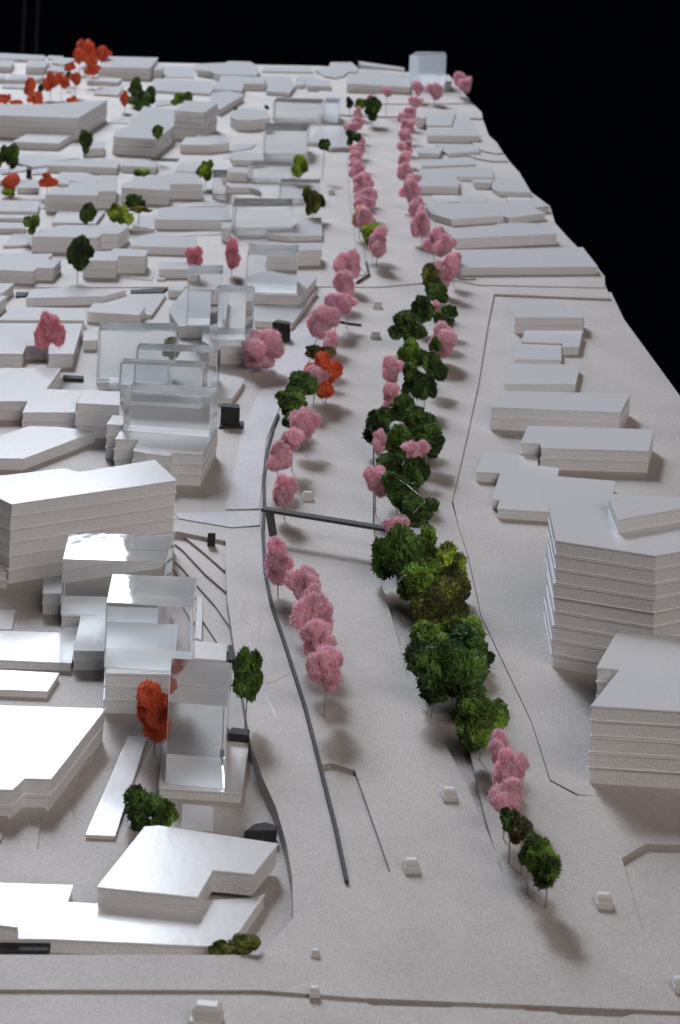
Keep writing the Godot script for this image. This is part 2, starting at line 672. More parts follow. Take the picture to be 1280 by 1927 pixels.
func build_city() -> void:
	rng.seed = 77
	sheet("ground", "grey board base under the whole city model", [[-787.7,-3023.9],[-495.3,-3085.5],[-273.5,-3072.2],[-54.5,-3099.6],[70.7,-3076.1],[92.6,-3072.5],[125.3,-3067.2],[145.9,-2868.8],[157,-2788.4],[155.8,-2752],[157.8,-2639.6],[165,-2599.2],[168.9,-2537.9],[173.7,-2488.4],[180.7,-2432.9],[182.3,-2397.6],[186.5,-2335.2],[201,-2273.1],[200.3,-2198],[208,-2137.6],[212.9,-2106.8],[220.2,-2053.3],[225.1,-2024.9],[228,-1997],[224.4,-1958],[226,-1924.7],[230,-1858.3],[251.2,-1619.3],[257.9,-1586.5],[144.4,-829.2],[-195.4,-806.8]], -22, -8, board)
	sheet("far_ground", "pale grey board ground of the far half of the model", [[-786.4,-3019.1],[-494.5,-3080.5],[-273,-3067.3],[-54.4,-3094.6],[70.5,-3071.2],[92.4,-3067.6],[125.1,-3062.3],[145.6,-2864.2],[156.7,-2783.9],[155.6,-2747.6],[157.6,-2635.4],[164.7,-2595],[168.6,-2533.8],[173.4,-2484.4],[180.4,-2429],[182,-2393.7],[186.2,-2331.5],[200.7,-2269.5],[199.9,-2194.5],[207.7,-2134.2],[212.5,-2103.4],[219.8,-2050],[224.8,-2021.6],[227.7,-1993.8],[224.1,-1954.8],[112.4,-1946.5],[94.3,-1959.9],[25.1,-1925.9],[-26.2,-1919.7],[-472.9,-1845.5]], -8.4, 0.8, board)
	sheet("terrace_ground", "raised grey board terrace at the far end of the road", [[-53.6,-3057],[70.3,-3060.7],[92.1,-3057.2],[124.7,-3051.9],[145.1,-2854.4],[156.2,-2774.5],[154.9,-2734.7],[137.9,-2734.5],[84.3,-2726.4],[53.1,-2726.6],[31,-2721.8],[-3.4,-2721.3],[-45.5,-2722.7]], 1.0, 2.5, board)
	sheet("terrace_ground", "upper grey board terrace below the far acrylic cube", [[19.2,-3049.7],[70.1,-3053.4],[91.9,-3049.8],[124.4,-3044.5],[145,-2851.4],[144.8,-2832.2],[66.1,-2810.6],[27.3,-2801.9]], 2.0, 3.7, board)
	sheet("terrace_ground", "small curved board step on the right table edge, upper", [[130.8,-2598.9],[156.9,-2623.7],[164.2,-2586.7],[168,-2525.7],[157.7,-2523.6],[143.9,-2536]], 1.0, 2.4, board)
	sheet("terrace_ground", "small curved board step on the right table edge, lower", [[126.9,-2506.5],[163.3,-2516.8],[169.5,-2500.2],[170.9,-2482.9],[152.3,-2479.2],[136.9,-2490.7]], 1.0, 2.2, board)
	sheet("west_ground", "grey board ground between the road and the left buildings", [[-476.3,-1858.2],[-26.4,-1933.4],[-23.7,-1821.1],[-30.6,-1688],[-44.5,-1584],[-50.3,-1492.7],[-47.4,-1388.9],[-46.4,-1348.7],[-41.7,-1283],[-36,-1238],[-24.8,-1176.5],[-13,-1109.1],[-5,-1054],[3.5,-994.7],[9.2,-948.4],[6.5,-937.2],[-12.6,-920.6],[-14.2,-952.7],[-17.5,-979.1],[-23.6,-1011.8],[-30.9,-1038.8],[-39.3,-1078.2],[-46.5,-1136.1],[-53.5,-1183.7],[-55.9,-1204],[-60.8,-1242.9],[-65.5,-1296.4],[-67.5,-1331],[-97.4,-1343.2],[-334.1,-1326]], -8.4, 0, board)
	sheet("road", "wide grey board road running through the model", [[-26.4,-1933.4],[95.8,-1974.3],[85.1,-1805.7],[76,-1688.9],[41.5,-1525.6],[20.4,-1512.1],[20.4,-1369.2],[23.5,-1285.8],[28.7,-1248.2],[32.8,-1209.1],[37.7,-1156.4],[46.6,-1123.3],[55.4,-1080.8],[64,-1041.5],[72,-995.5],[76.7,-961.8],[84.8,-934],[131.6,-923.2],[154.9,-899.4],[149.7,-864.6],[139.4,-865],[15.8,-865.3],[-23.6,-867.9],[-208.5,-855.7],[-214.7,-879],[-24.8,-892.3],[-12.6,-920.6],[6.5,-937.2],[9.2,-948.4],[12.6,-949.1],[27.9,-960.3],[11.8,-1050.7],[0.2,-1056.6],[-5,-1054],[-13,-1109.1],[-24.8,-1176.5],[-36,-1238],[-41.7,-1283],[-46.4,-1348.7],[-47.4,-1388.9],[-50.3,-1492.7],[-44.5,-1584],[-30.6,-1688],[-23.7,-1821.1]], -8.4, 0, board)
	sheet("verge_ground", "grey board strip between the right trees and the houses", [[95.8,-1974.3],[113,-1960.5],[225.4,-1967.1],[225.6,-1921.2],[124.9,-1921.5],[114.3,-1822.4],[98.7,-1658.8],[79.3,-1487.1],[70.2,-1411.5],[72.7,-1370.5],[76.5,-1323.6],[80.1,-1235],[88.5,-1177.3],[99,-1107.3],[103.4,-1047.4],[114.7,-1034.5],[175.3,-1035.5],[168.9,-992.9],[157.1,-992.9],[141.7,-992.6],[129.5,-979.3],[131.6,-923.2],[84.8,-934],[83.6,-938.8],[75.5,-965.7],[71.3,-1009.7],[67.3,-1070.9],[63.1,-1121.8],[60,-1204.8],[57.5,-1277.6],[56.8,-1351.2],[50.3,-1423.5],[41.5,-1525.6],[76,-1688.9],[85.1,-1805.7]], -8.4, 0, board)
	slope("house_ground", "grey board plate under the houses and the tower at right", [[117.1,-1947],[228.8,-1950],[230.4,-1862],[251.7,-1622.5],[262.2,-1590.2],[177,-1030.1],[115.7,-1036.3],[103.9,-1049.3],[99.4,-1109.6],[89,-1179.7],[80.6,-1237.5],[77,-1326.3],[73.1,-1373.3],[71.4,-1414.4],[65.7,-1428.1]], -8, -1.8, -1919.3, -0.25, -1029.2, board)
	sheet("channel_ground", "shallow board channel under the right row of trees", [[16.2,-1537.2],[45.6,-1546.4],[54,-1432.4],[61.3,-1285.6],[66.4,-1147.1],[71.3,-1077.6],[74.4,-1016],[78.9,-970],[86.9,-936.4],[82.3,-934],[72.9,-965.1],[51,-1086.9],[41.4,-1126.5],[31.1,-1175.6],[25.8,-1244.3],[18.3,-1363.9]], -8.4, -3, board)
	sheet("plot_ground", "recessed board plot in the lower right corner", [[127.6,-1004.3],[173.6,-1007.9],[156.1,-892.8],[127.6,-921.7]], -8.4, -2.2, board)
	sheet("plot_ground", "recessed board pocket right of the dark wall strip", [[-8,-1066],[17.4,-1068.2],[32.4,-953.6],[6.5,-943.1]], -8.4, -2, board)
	sheet("front_ground", "lower board strip in front of the near road edge", [[-209.2,-858.5],[10.6,-868.5],[17.9,-863.6],[19.9,-862.4],[49.7,-863],[52.9,-865.7],[76.7,-865.9],[79.5,-862.9],[89.8,-862.9],[92.8,-861.4],[116.4,-861.2],[123,-864.9],[151.7,-864.4],[146.6,-830.9],[-195.8,-808.4]], -8.4, -1.0, board)
	sheet("terrace_ground", "topmost contour step below the six-layer building", [[-92.2,-1339.6],[-79,-1316.6],[-66.4,-1292.7],[-59.8,-1286.3],[-63.7,-1347.9],[-99.8,-1357.1]], -8.4, -2.0, board)
	sheet("terrace_ground", "second contour step below the six-layer building", [[-101.4,-1339.5],[-92.1,-1323.6],[-76.6,-1289.4],[-63.3,-1265.2],[-58.1,-1259.7],[-63.6,-1347.9],[-102.9,-1356.7]], -8.4, -3.6, board)
	sheet("terrace_ground", "third contour step below the six-layer building", [[-101,-1318.6],[-91.8,-1303.2],[-80,-1276],[-67.8,-1248.5],[-58.4,-1222.6],[-52.7,-1220.4],[-63.3,-1343.6],[-104.5,-1356.5]], -8.4, -5.2, board)
	sheet("terrace_ground", "fourth contour step beside the shiny clear blocks", [[-98.6,-1310.2],[-85.4,-1272.1],[-73.9,-1232.4],[-63,-1201.9],[-51.8,-1182.8],[-52,-1209.9],[-62.4,-1330.5],[-102.4,-1351.8]], -8.4, -6.6, board)
	sheet("terrace_ground", "lower left contour step with a long curved edge", [[-112.1,-1067.3],[-117.3,-1048.3],[-118,-1020.3],[-113.2,-998.9],[-106.1,-971.9],[-99.9,-937.8],[-227.6,-928.2],[-262,-1057.2]], -8.4, -6.8, board)
	sheet("terrace_ground", "middle lower left contour step with a curved edge", [[-127.6,-1024.5],[-129.3,-1004.8],[-126.9,-979.2],[-119.6,-948.8],[-228.1,-930.1],[-253.3,-1024.2]], -8.4, -5.6, board)
	sheet("terrace_ground", "smallest lower left contour step at the border", [[-143.8,-1010.9],[-143.7,-998.8],[-143.4,-982.4],[-235.4,-957.2],[-250.1,-1012]], -8.4, -4.4, board)
	sheet("path", "lavender grey paper path bending beside the left trees", [[-70.8,-1381.6],[-70.3,-1436.9],[-69.9,-1515.3],[-64.3,-1594.9],[-58.2,-1651.3],[-49.2,-1729.1],[-40.4,-1800.5],[-20.3,-1819.1],[-29.8,-1685.8],[-43.4,-1613.6],[-47.1,-1574.2],[-52.2,-1516.4],[-50.2,-1384.8]], -0.5, 0.7, lavender)
	sheet("path", "narrow lavender path branch leading to the footbridge", [[-101.2,-1371.2],[-70.5,-1377.3],[-49.7,-1381.5],[-48.5,-1357.4],[-65.3,-1352],[-98.8,-1363.4]], -0.5, 0.6, lavender)
	sheet("path", "pale lavender strip under the far left row of trees", [[-9.2,-2501.5],[-3,-2247.1],[3.6,-2090.9],[8.1,-1992.1],[16.7,-1956.2],[6.6,-1933],[-8.1,-1930.7],[-2.8,-1953.1],[14.9,-1963.3],[11.5,-2092.3],[2.3,-2248.1],[-4.4,-2502.5]], 1.0, 1.9, lavender)
	block("long thin slab on the far edge, leftmost under the dark stand poles", [[-426.9,-3029],[-485.1,-3023.3],[-506.6,-3022.4],[-514.3,-3066.9],[-491.2,-3068.2],[-430,-3065.2]], 0, 5, 1)
	block("low grey-fronted block cut by the left border below the far slab", [[-455.7,-2938.3],[-491.3,-2933.7],[-501.6,-2993.2],[-480.4,-2994.1],[-459.8,-2990.3]], 0, 8.4, 1)
	block("oblong low block right of the small white gap at the far left", [[-412.7,-2936],[-436.9,-2934.3],[-442.8,-2990.4],[-412,-2989.2]], 0, 9.8, 1)
	block("tiny thin plate on the far edge left of the orange trees", [[-402.7,-3053.3],[-425.8,-3052],[-427,-3079.7],[-405.9,-3075.8]], 0, 2.9, 1)
	block("thin slab directly behind the lowest far orange trees", [[-392.8,-3001.7],[-414.6,-3014.1],[-416.9,-3050.1],[-387.6,-3048.3]], 0, 3.6, 1)
	block("thin slab left of the small orange tree with green below", [[-386.1,-2942.5],[-412.9,-2948.8],[-411.6,-2988.5],[-391.2,-2984.8]], 0, 4.2, 1)
	block("block end at the left border above the orange trees", [[-450.5,-2856.5],[-476.7,-2850.2],[-481.5,-2877.9],[-453.1,-2880.6]], 0, 6.8, 1)
	block("long flat block behind the left orange trees", [[-411,-2865.9],[-450.5,-2856.4],[-449,-2898.1],[-405.3,-2896.2]], 0, 5.5, 1)
	block("thin plate just behind the twin orange trees at far left", [[-418.3,-2816.4],[-448.6,-2817.1],[-448.5,-2845.1],[-419.2,-2840]], 0, 2.7, 1)
	block("tall-sided oblong slab right of the topmost orange trees", [[-271.8,-2923.9],[-339.1,-2915.7],[-337.2,-3005.1],[-269.9,-3013.2]], 0, 16.7, 2)
	block("narrow flat slab below the tall-sided far oblong slab", [[-307.1,-2870.4],[-347.9,-2868.7],[-346,-2902.3],[-305.1,-2895.5]], 0, 6.2, 1)
	block("flat white slab left of the dark green far clump", [[-297.9,-2790.3],[-329.6,-2794.5],[-328.9,-2853.6],[-298.4,-2848.8]], 0, 3.3, 1)
	block("long four-layer hall with a big flat roof at far left", [[-312.7,-2513.1],[-418.1,-2509.6],[-429.3,-2574.4],[-364.1,-2589.1],[-293.4,-2633.3]], 0, 25.1, 4)
	block("slanted oblong block in front of the long four-layer hall", [[-325.3,-2450.2],[-376.4,-2448.7],[-364.5,-2515.8],[-315.1,-2513.7]], 0, 8.2, 1)
	block("thin tilted plate in front of the slanted oblong block", [[-315.7,-2391.9],[-347,-2414.1],[-346.7,-2431.5],[-295.3,-2410.1]], 0, 1.7, 1)
	block("low irregular slab right of the round dark green tree", [[-337.3,-2346.5],[-357,-2364.6],[-359.5,-2409.1],[-345,-2412],[-315.8,-2383.8],[-324.8,-2359.9]], 0, 3.4, 1)
	block("long low slab running right of the dark upright post", [[-248.1,-2337],[-321.5,-2336.2],[-318,-2358.7],[-264.4,-2380.5],[-247.7,-2372.7]], 0, 7.8, 1)
	block("bright thin plate left of the dark upright post", [[-342.2,-2334.8],[-364.5,-2311.9],[-369.6,-2332.2],[-345.5,-2355.9]], 0, 2.2, 1)
	block("bright thin plate right of the dark upright post", [[-319.7,-2325.8],[-333.6,-2315.2],[-336.1,-2338.7],[-323.6,-2352]], 0, 2.2, 1)
	block("small block between the two red trees at left", [[-314.8,-2232.8],[-335.9,-2231.4],[-338.6,-2268.5],[-319.8,-2269.6]], 0, 6.4, 1)
	block("low stepped slab behind the tall L-shaped double block", [[-288.6,-2267.3],[-301.9,-2269.9],[-305.7,-2323.7],[-279.9,-2326],[-265.6,-2312.9],[-261.4,-2275],[-273.7,-2277.8],[-289.3,-2285]], 0, 3.8, 1)
	block("tall L-shaped double block above the pointed dark tree", [[-246.8,-2160.5],[-297.1,-2155.9],[-295.1,-2184.9],[-280,-2192.6],[-280.7,-2217],[-254,-2214.6],[-255.7,-2254.6],[-238.1,-2255.4],[-231.3,-2182.3],[-248.1,-2179.2]], 0, 17.5, 2)
	block("broad notched double block left of the yellow-green tree", [[-180.7,-2204.6],[-229.4,-2207.7],[-230.3,-2229.8],[-222,-2241.4],[-222,-2256.6],[-197.6,-2271.5],[-181.9,-2290.1],[-160,-2289.1],[-150.1,-2237.4],[-182.8,-2233.7]], 0, 15.7, 2)
	block("short slab behind the flat pale green bush", [[-208.1,-2349.9],[-245.7,-2350.8],[-245.7,-2375.6],[-219.1,-2380.8],[-208.2,-2374.6]], 0, 7.3, 1)
	block("flat slab behind the upper yellow-green tree", [[-164.9,-2358.2],[-188.6,-2359.1],[-188.6,-2411.6],[-156.3,-2418],[-150.5,-2377.3]], 0, 2.2, 1)
	block("four-layer stepped block with a small green tree on its corner", [[-216.5,-2437.2],[-264.7,-2442.2],[-266.6,-2478.7],[-256.5,-2499.7],[-252.6,-2575.6],[-250.9,-2631],[-213.7,-2621.8],[-205.3,-2513.8]], 0, 19.7, 4)
	block("slim five-layer tower left of the rounded far block", [[-172.8,-2535.9],[-207.1,-2541.6],[-200.6,-2608.5],[-160.9,-2599.9]], 0, 32.6, 5)
	block("low block with a cut corner below the slim five-layer tower", [[-161.9,-2465.5],[-193.3,-2462.1],[-189.9,-2505.5],[-179.3,-2507.7],[-178.2,-2523.5],[-149.3,-2523.3],[-138.8,-2482.3]], 0, 10, 1)
	block("thin pointed plate right of the cut-corner low block", [[-115.1,-2498.7],[-137.5,-2476.2],[-139.6,-2499.7],[-136.6,-2518.6],[-111.7,-2523.7]], 0, 1.8, 1)
	block("rounded three-layer block beside the far clear acrylic pair", [[-123.8,-2603.4],[-139.3,-2603.4],[-148.1,-2625.2],[-147.8,-2659.9],[-134.4,-2680.5],[-108.3,-2668.6],[-99.8,-2622.1]], 0, 13.6, 3)
	block("wedge-shaped slab right of the far green bush", [[-164.2,-2689.2],[-180.7,-2721.5],[-181.1,-2781.1],[-175.1,-2809.4],[-162.4,-2820.1],[-141,-2798]], 0, 9, 1)
	block("flat block with a notched front behind the wedge-shaped slab", [[-145,-2821.6],[-181.8,-2828.7],[-178.7,-2931.7],[-120.6,-2928.9],[-119.6,-2879.5],[-146.2,-2877.2]], 0, 9.4, 1)
	block("L-shaped low block behind the left far clear acrylic block", [[-85.7,-2839.1],[-116.6,-2847.6],[-115.2,-2892],[-131.8,-2892.2],[-133.8,-2958.5],[-90.2,-2960.5],[-80.4,-2900.3]], 0, 6.1, 1)
	block("long flat slab behind the far green bush", [[-186,-2823.7],[-256,-2830.9],[-263.8,-2868.9],[-265.4,-2913.6],[-188.1,-2919.8],[-183.7,-2867.7]], 0, 4, 1)
	block("little block right of the tall-sided far oblong slab", [[-257.9,-2948.2],[-270.6,-2949.4],[-268.4,-2985],[-257.9,-2978.8]], 0, 11.2, 1)
	block("wide irregular slab on the far edge above the notched block", [[-195.4,-2959],[-213.7,-2967.5],[-220.2,-3005.6],[-204.3,-3023.1],[-181.3,-3033.5],[-177.2,-3048.2],[-146.8,-3051.3],[-133.1,-3009.6],[-132.6,-2944.4],[-187.6,-2939.5]], 0, 9.9, 1)
	block("bright thin plate on the far edge between two blocks", [[-215.5,-2949.9],[-253.7,-2944.9],[-263.4,-3034.2],[-224.1,-3039.5]], 0, 2.1, 1)
	block("zigzag-fronted slab near the middle of the far edge", [[-30.5,-2977.5],[-46.4,-2990.8],[-59.1,-3040.5],[-40.7,-3063.1],[-38.6,-3104.9],[-9,-3112.4],[0.2,-3064.2],[-1.1,-3032.6],[-13.3,-3029.5],[-18,-2997.8]], 0, 5, 1)
	block("thin slab tilted on the far edge left of the acrylic cube", [[64.6,-3074.7],[4.4,-3100.7],[-0.2,-3132.2],[63.4,-3092.5]], 0, 3.7, 1)
	block("small slab above the far clear acrylic pair", [[-34.6,-2890.2],[-65.6,-2891],[-68.9,-2931.4],[-56.8,-2947],[-36.9,-2934.9]], 0, 7.6, 1)
	block("long two-layer terrace left of the far acrylic cube", [[68.3,-2878.4],[-3.1,-2885.8],[-14.1,-2883.2],[-12.8,-2950.2],[11.7,-2999.5],[68.4,-2969.9]], 0, 13, 2)
	block("little grey-sided block right of the far acrylic cube", [[121.5,-2910.5],[113.4,-2916.8],[116.3,-2942.4],[124.7,-2940.2]], 0, 12.5, 1)
	block("upper of the stacked slabs at the left border below the red tree", [[-300.6,-2130.8],[-350.2,-2124.2],[-358.3,-2170.9],[-303.8,-2176.1]], 0, 6.6, 1)
	block("middle of the stacked slabs at the left border", [[-304.3,-2112.5],[-347.1,-2107.2],[-350.9,-2128.7],[-304.6,-2134.7]], 0, 4, 1)
	block("lowest of the stacked slabs at the left border, left of a green tree", [[-301.6,-2066.1],[-338.9,-2059.7],[-342.5,-2080.3],[-303.6,-2084.9]], 0, 5.4, 1)
	block("thin white plate above the stacked slabs at the left border", [[-304,-2203.5],[-346,-2200.6],[-345.1,-2217.6],[-305.8,-2220]], 0, 1.6, 1)
	block("overhanging plate with a dark gap at the left border", [[-290.2,-2015.1],[-313,-2007.4],[-311,-2054.4],[-295.7,-2057]], 0, 2.9, 1)
	block("flat oblong slab with a dark tree over its right end", [[-240.8,-2099.7],[-281.9,-2096.9],[-282.8,-2145.5],[-238.5,-2155.6]], 0, 4.5, 1)
	block("large two-layer block left of the pointed dark tree", [[-227.4,-2003.9],[-286.6,-1997.9],[-280.8,-2029.5],[-263.9,-2047],[-203.8,-2055.3],[-210.2,-2021],[-224.9,-2018.5]], 0, 14.8, 2)
	block("L-shaped two-layer block right of the pointed dark tree", [[-200.7,-1920.5],[-229.1,-1917.7],[-228.2,-1949.8],[-210.2,-1954.6],[-207.6,-1964.7],[-177.6,-1963.9],[-178,-1940.9],[-201.2,-1937.2]], 0, 15.5, 2)
	block("low irregular block at the left border left of the pointed dark tree", [[-267.8,-1890.6],[-296.3,-1891.4],[-310.1,-1892.8],[-319.8,-1948.5],[-282.7,-1948.9],[-260.3,-1954.4],[-261.9,-1933.5],[-249.9,-1933.6],[-253,-1903.7],[-266.6,-1903.4]], 0, 11.3, 2)
	block("long block left of the small pink tree, behind the L-shaped block", [[-150.1,-2008.7],[-199.2,-2006.5],[-194,-2043.7],[-181.8,-2058.2],[-140.8,-2048.6],[-138.3,-2010.7]], 0, 7.7, 1)
	block("long slab behind the two small pink trees", [[-114.7,-2112.8],[-185.2,-2102.7],[-185.9,-2151.7],[-171.4,-2161.2],[-118.4,-2161.5]], 0, 10.1, 1)
	block("flat slab beside the light green tree", [[-184.7,-2094.4],[-206,-2092.9],[-204.5,-2145.7],[-189.6,-2150.6]], 0, 3, 1)
	block("thin white plate between two long slabs", [[-121.4,-2090.4],[-169.4,-2075.9],[-155,-2093.1],[-122.9,-2111.4]], 0, 1.5, 1)
	block("thin pale plate behind the long slab at the acrylic blocks", [[-125.2,-2207.5],[-163,-2200.7],[-162.6,-2214.9],[-124.7,-2241]], 0, 1.6, 1)
	block("cube-like block left of the tinted acrylic block", [[-113.8,-2406.4],[-131.5,-2405.7],[-136,-2430.6],[-134.8,-2448.2],[-100.4,-2449.3],[-97.6,-2415.3]], 0, 6.9, 1)
	block("short brown-fronted block behind the middle acrylic blocks", [[-110.6,-2326.3],[-132.3,-2327.4],[-132.2,-2351.7],[-111.1,-2355.8]], 0, 10, 1)
	block("low brown-fronted block just behind the wide acrylic block", [[-104.8,-2274],[-130,-2269.3],[-129.5,-2287.1],[-95.1,-2285.9],[-94.5,-2263.3]], 0, 6.5, 1)
	block("flat slab at the road end beside the far dark tree on a pin", [[-7.6,-2508.4],[-29.6,-2500.9],[-42.2,-2528.9],[-51.9,-2530],[-43.3,-2624.9],[-18.5,-2636.9],[-8.6,-2592.9]], 0, 5.4, 1)
	block("block right of the wide acrylic block, near the roadside", [[-26.8,-2083.4],[-58.8,-2075.9],[-79.8,-2080.7],[-81.3,-2112.4],[-55.3,-2116.9],[-49.8,-2148.7],[-29.5,-2156.8]], 0, 6, 1)
	block("tall-sided block right of the square acrylic block", [[-25.6,-1992.4],[-45.4,-1987.2],[-75.4,-1982.2],[-76.7,-2007.6],[-25.7,-2018.1]], 0, 14.7, 2)
	block("narrow block left of the small acrylic tower", [[-132.1,-1931.2],[-165.2,-1926],[-166.7,-1951.6],[-133.7,-1956.9]], 0, 8.3, 1)
	block("left sliver slab with a shadowed edge behind the pink tree", [[-200.5,-1838.4],[-263.7,-1822.2],[-262.4,-1850.7],[-233.5,-1862],[-184.6,-1861]], 0, 7, 1)
	block("thin angled plate behind the oblong block", [[-158.3,-1803],[-163.4,-1802.2],[-201.7,-1820.5],[-201.9,-1858.4],[-152.4,-1869.3]], 0, 3, 1)
	block("oblong block behind the widest acrylic slab", [[-166.6,-1781.6],[-209.5,-1784.7],[-206.9,-1812.1],[-163.9,-1808.9]], 0, 8.1, 1)
	block("upper block end at the left border beside the dark slot", [[-283.5,-1830.9],[-298.2,-1825.3],[-304.2,-1859.8],[-278.9,-1862]], 0, 8.3, 1)
	block("lower block end at the left border behind the pink tree", [[-280.1,-1794.5],[-291.8,-1788],[-296.2,-1813.2],[-277.4,-1814.4]], 0, 10.3, 1)
	block("flat block with a front notch under the single pink tree", [[-202.9,-1662],[-221.5,-1659.4],[-224.5,-1679.7],[-240.5,-1677.4],[-240.1,-1656.8],[-268.5,-1654.2],[-283.3,-1739.5],[-207.3,-1750.6]], 0, 10.3, 1)
	block("slightly higher slab behind the notched block with the pink tree", [[-205.5,-1746],[-272.7,-1737.6],[-266.7,-1777.1],[-209.6,-1780.9]], 0, 12.1, 1)
	block("small shaded block left of the small acrylic tower", [[-139,-1867.6],[-151.5,-1867.4],[-152,-1882.8],[-138.1,-1888.4]], 0, 6.2, 1)
	block("base block that carries the small acrylic tower", [[-106.1,-1754.2],[-132.5,-1750.4],[-142.7,-1788.8],[-144.7,-1801.2],[-137.6,-1854.8],[-134.8,-1868.8],[-104.7,-1864.9],[-98.6,-1773.5]], 0, 9.2, 1)
	block("two-layer base block that carries the tall acrylic tower", [[-79,-1686.9],[-103,-1686.4],[-110.4,-1698.1],[-111.6,-1735.8],[-76.5,-1745.4],[-72.7,-1704.8]], 0, 13.7, 2)
	block("upper slab of the sharp wedge under the square acrylic block", [[-39.2,-1859.3],[-78.1,-1858.4],[-87,-1858.8],[-89.8,-1924.6],[-73.9,-1954.7],[-27.9,-1923.6]], 0, 8, 1)
	block("broad lower tier of the sharp wedge behind the dark cube", [[-43.6,-1788.7],[-75.2,-1788.7],[-78.5,-1834.3],[-37.7,-1843.7],[-26.7,-1896]], 0, 5.1, 1)
	block("small block between the wide acrylic slab and notched block", [[-190.9,-1710.4],[-201.9,-1707.4],[-204.7,-1734.7],[-194.1,-1736.2]], 0, 7.3, 1)
	block("low polygonal slab right of the stacked acrylic blocks", [[-80.1,-1590.2],[-94.2,-1590.9],[-98.1,-1644.9],[-91.5,-1647],[-74.3,-1640.2],[-74.6,-1626]], 0, 4.2, 1)
	block("Z-shaped flat block at left with the pink tree shadow on it", [[-182.6,-1518],[-218.1,-1513.5],[-218.3,-1537.9],[-247.7,-1534.1],[-260.9,-1610.1],[-205.9,-1617.5],[-209.3,-1566.6],[-183.3,-1567.6],[-184.8,-1539.8]], 0, 13, 2)
	block("three-layer block joined to the Z-shaped flat block", [[-151.2,-1505.4],[-180.9,-1507.3],[-179.7,-1536.8],[-154.6,-1535.3]], 0, 22.9, 3)
	block("slanted five-sided slab above the bright six-layer block", [[-205,-1438.2],[-230.4,-1436.2],[-235.7,-1466.7],[-227.5,-1480.5],[-211.3,-1503.4],[-192,-1503.6],[-165.5,-1498]], 0, 7.5, 1)
	block("narrow stacked pillar left of the front clear block of the stack", [[-144.9,-1464.7],[-155.8,-1465.5],[-153.8,-1484.4],[-145.7,-1484.4]], 0, 23, 3)
	block("notched three-layer block carrying the front block of the acrylic stack", [[-88.8,-1422.1],[-107.9,-1422.9],[-109.3,-1416.6],[-124.9,-1419.8],[-133.7,-1423.8],[-132.5,-1444.6],[-147.7,-1444.9],[-144.9,-1478.5],[-82.7,-1480.8]], 0, 20.3, 3)
	block("small bright block at the foot of the widest acrylic slab", [[-170.4,-1609.3],[-177.5,-1608.4],[-178.5,-1619.7],[-171.3,-1620.7]], 0, 6.1, 1)
	block("oblong block right of the dark upright tree", [[-272,-2429],[-294.8,-2421.4],[-298.5,-2459.2],[-276.3,-2469.8]], 0, 9.3, 1)
	block("thin plate left of the slim five-layer tower, behind the four-layer block", [[-266.1,-2615.9],[-288.4,-2614.4],[-287.8,-2641.6],[-273,-2644.8]], 0, 1.9, 1)
	block("tiny stub at the left foot of the narrow block by the small tower", [[-158.1,-1916.4],[-165.3,-1915.3],[-165.6,-1927.8],[-158.8,-1928.9]], 0, 2.7, 1)
	block("thin curved plate right of the L-shaped two-layer block", [[-169.3,-1914.7],[-197.8,-1924.5],[-197.7,-1931.8],[-168.7,-1927.3]], 0, 1.4, 1)
	block("upright small block at the left corner of the wide sparkling block", [[-111.8,-2065],[-120.7,-2065.6],[-121.3,-2089],[-112,-2090.6]], 0, 13.3, 1)
	block("thin slab on the far edge right of the wide irregular slab", [[-60.1,-3026.4],[-130.3,-3017.9],[-129.2,-3053.9],[-64.2,-3070.1]], 0, 2.9, 1)
	block("short white block left of the small slab above the acrylic pair", [[-69.5,-2906.2],[-80.5,-2903.5],[-80.3,-2940.8],[-69.9,-2943.4]], 0, 5.5, 1)
	block("thin plate below the thin pointed plate by the rounded block", [[-97.6,-2455],[-143.2,-2437.3],[-140.8,-2455.1],[-98.5,-2475.3]], 0, 1.2, 1)
	block("small far slab left of the mid-edge zigzag slab", [[-56.9,-2958.5],[-82.3,-2960.9],[-79.1,-2991.6],[-59.3,-2996.4]], 0, 2.8, 1)
	block("thin plate left of the wedge-shaped slab at the far green bush", [[-223.2,-2751.3],[-246.5,-2735],[-247.8,-2775.5],[-226.1,-2784.2]], 0, 2, 1)
	block("low plate in front of the two upper stacked slabs at left", [[-286.2,-2167.1],[-300.6,-2166.8],[-301.3,-2185.3],[-286.7,-2185.6]], 0, 2.1, 1)
	block("thin slab behind the orange tree that touches the dark clump", [[-296.9,-2884.9],[-299.2,-2856.1],[-314.8,-2832.6],[-306.7,-2886.6]], 0, 1.4, 1)
	block("long low two-tier slab at the far right edge of the model", [[145,-2588.7],[82.4,-2578.9],[86.8,-2732.5],[133.8,-2735.8],[137.5,-2701.1]], 0, 8.6, 1, [[113.3,-2637.1],[83.6,-2630.8],[86.3,-2714.2],[121.5,-2722]], 10.6)
	block("narrow end block between far pink trees and the two-tier slab", [[82.4,-2663.6],[71.6,-2664.7],[73.5,-2696.6],[84.4,-2695.5]], 0, 13.3, 1)
	block("short slab touching the pink row below the two-tier slab", [[95.2,-2490.4],[70.2,-2488.4],[69.2,-2524.3],[100.6,-2527.7]], 0, 5.9, 1)
	block("pointed slab at the far right below the two-tier slab", [[141.1,-2517.3],[104.4,-2498],[98.5,-2517.8],[92.3,-2553.3],[141.1,-2557.1]], 0, 4.8, 1)
	block("thin bright plate at right with a dark front edge", [[133.4,-2454.6],[73.3,-2431.5],[72.1,-2459.8],[132.2,-2492.1]], 0, 2.9, 1)
	block("wide low slab behind the squarish block at right", [[149.8,-2380.7],[112.1,-2373.5],[110.1,-2381.2],[70.3,-2379],[71,-2409.3],[150.2,-2430.3]], 0, 5.1, 1)
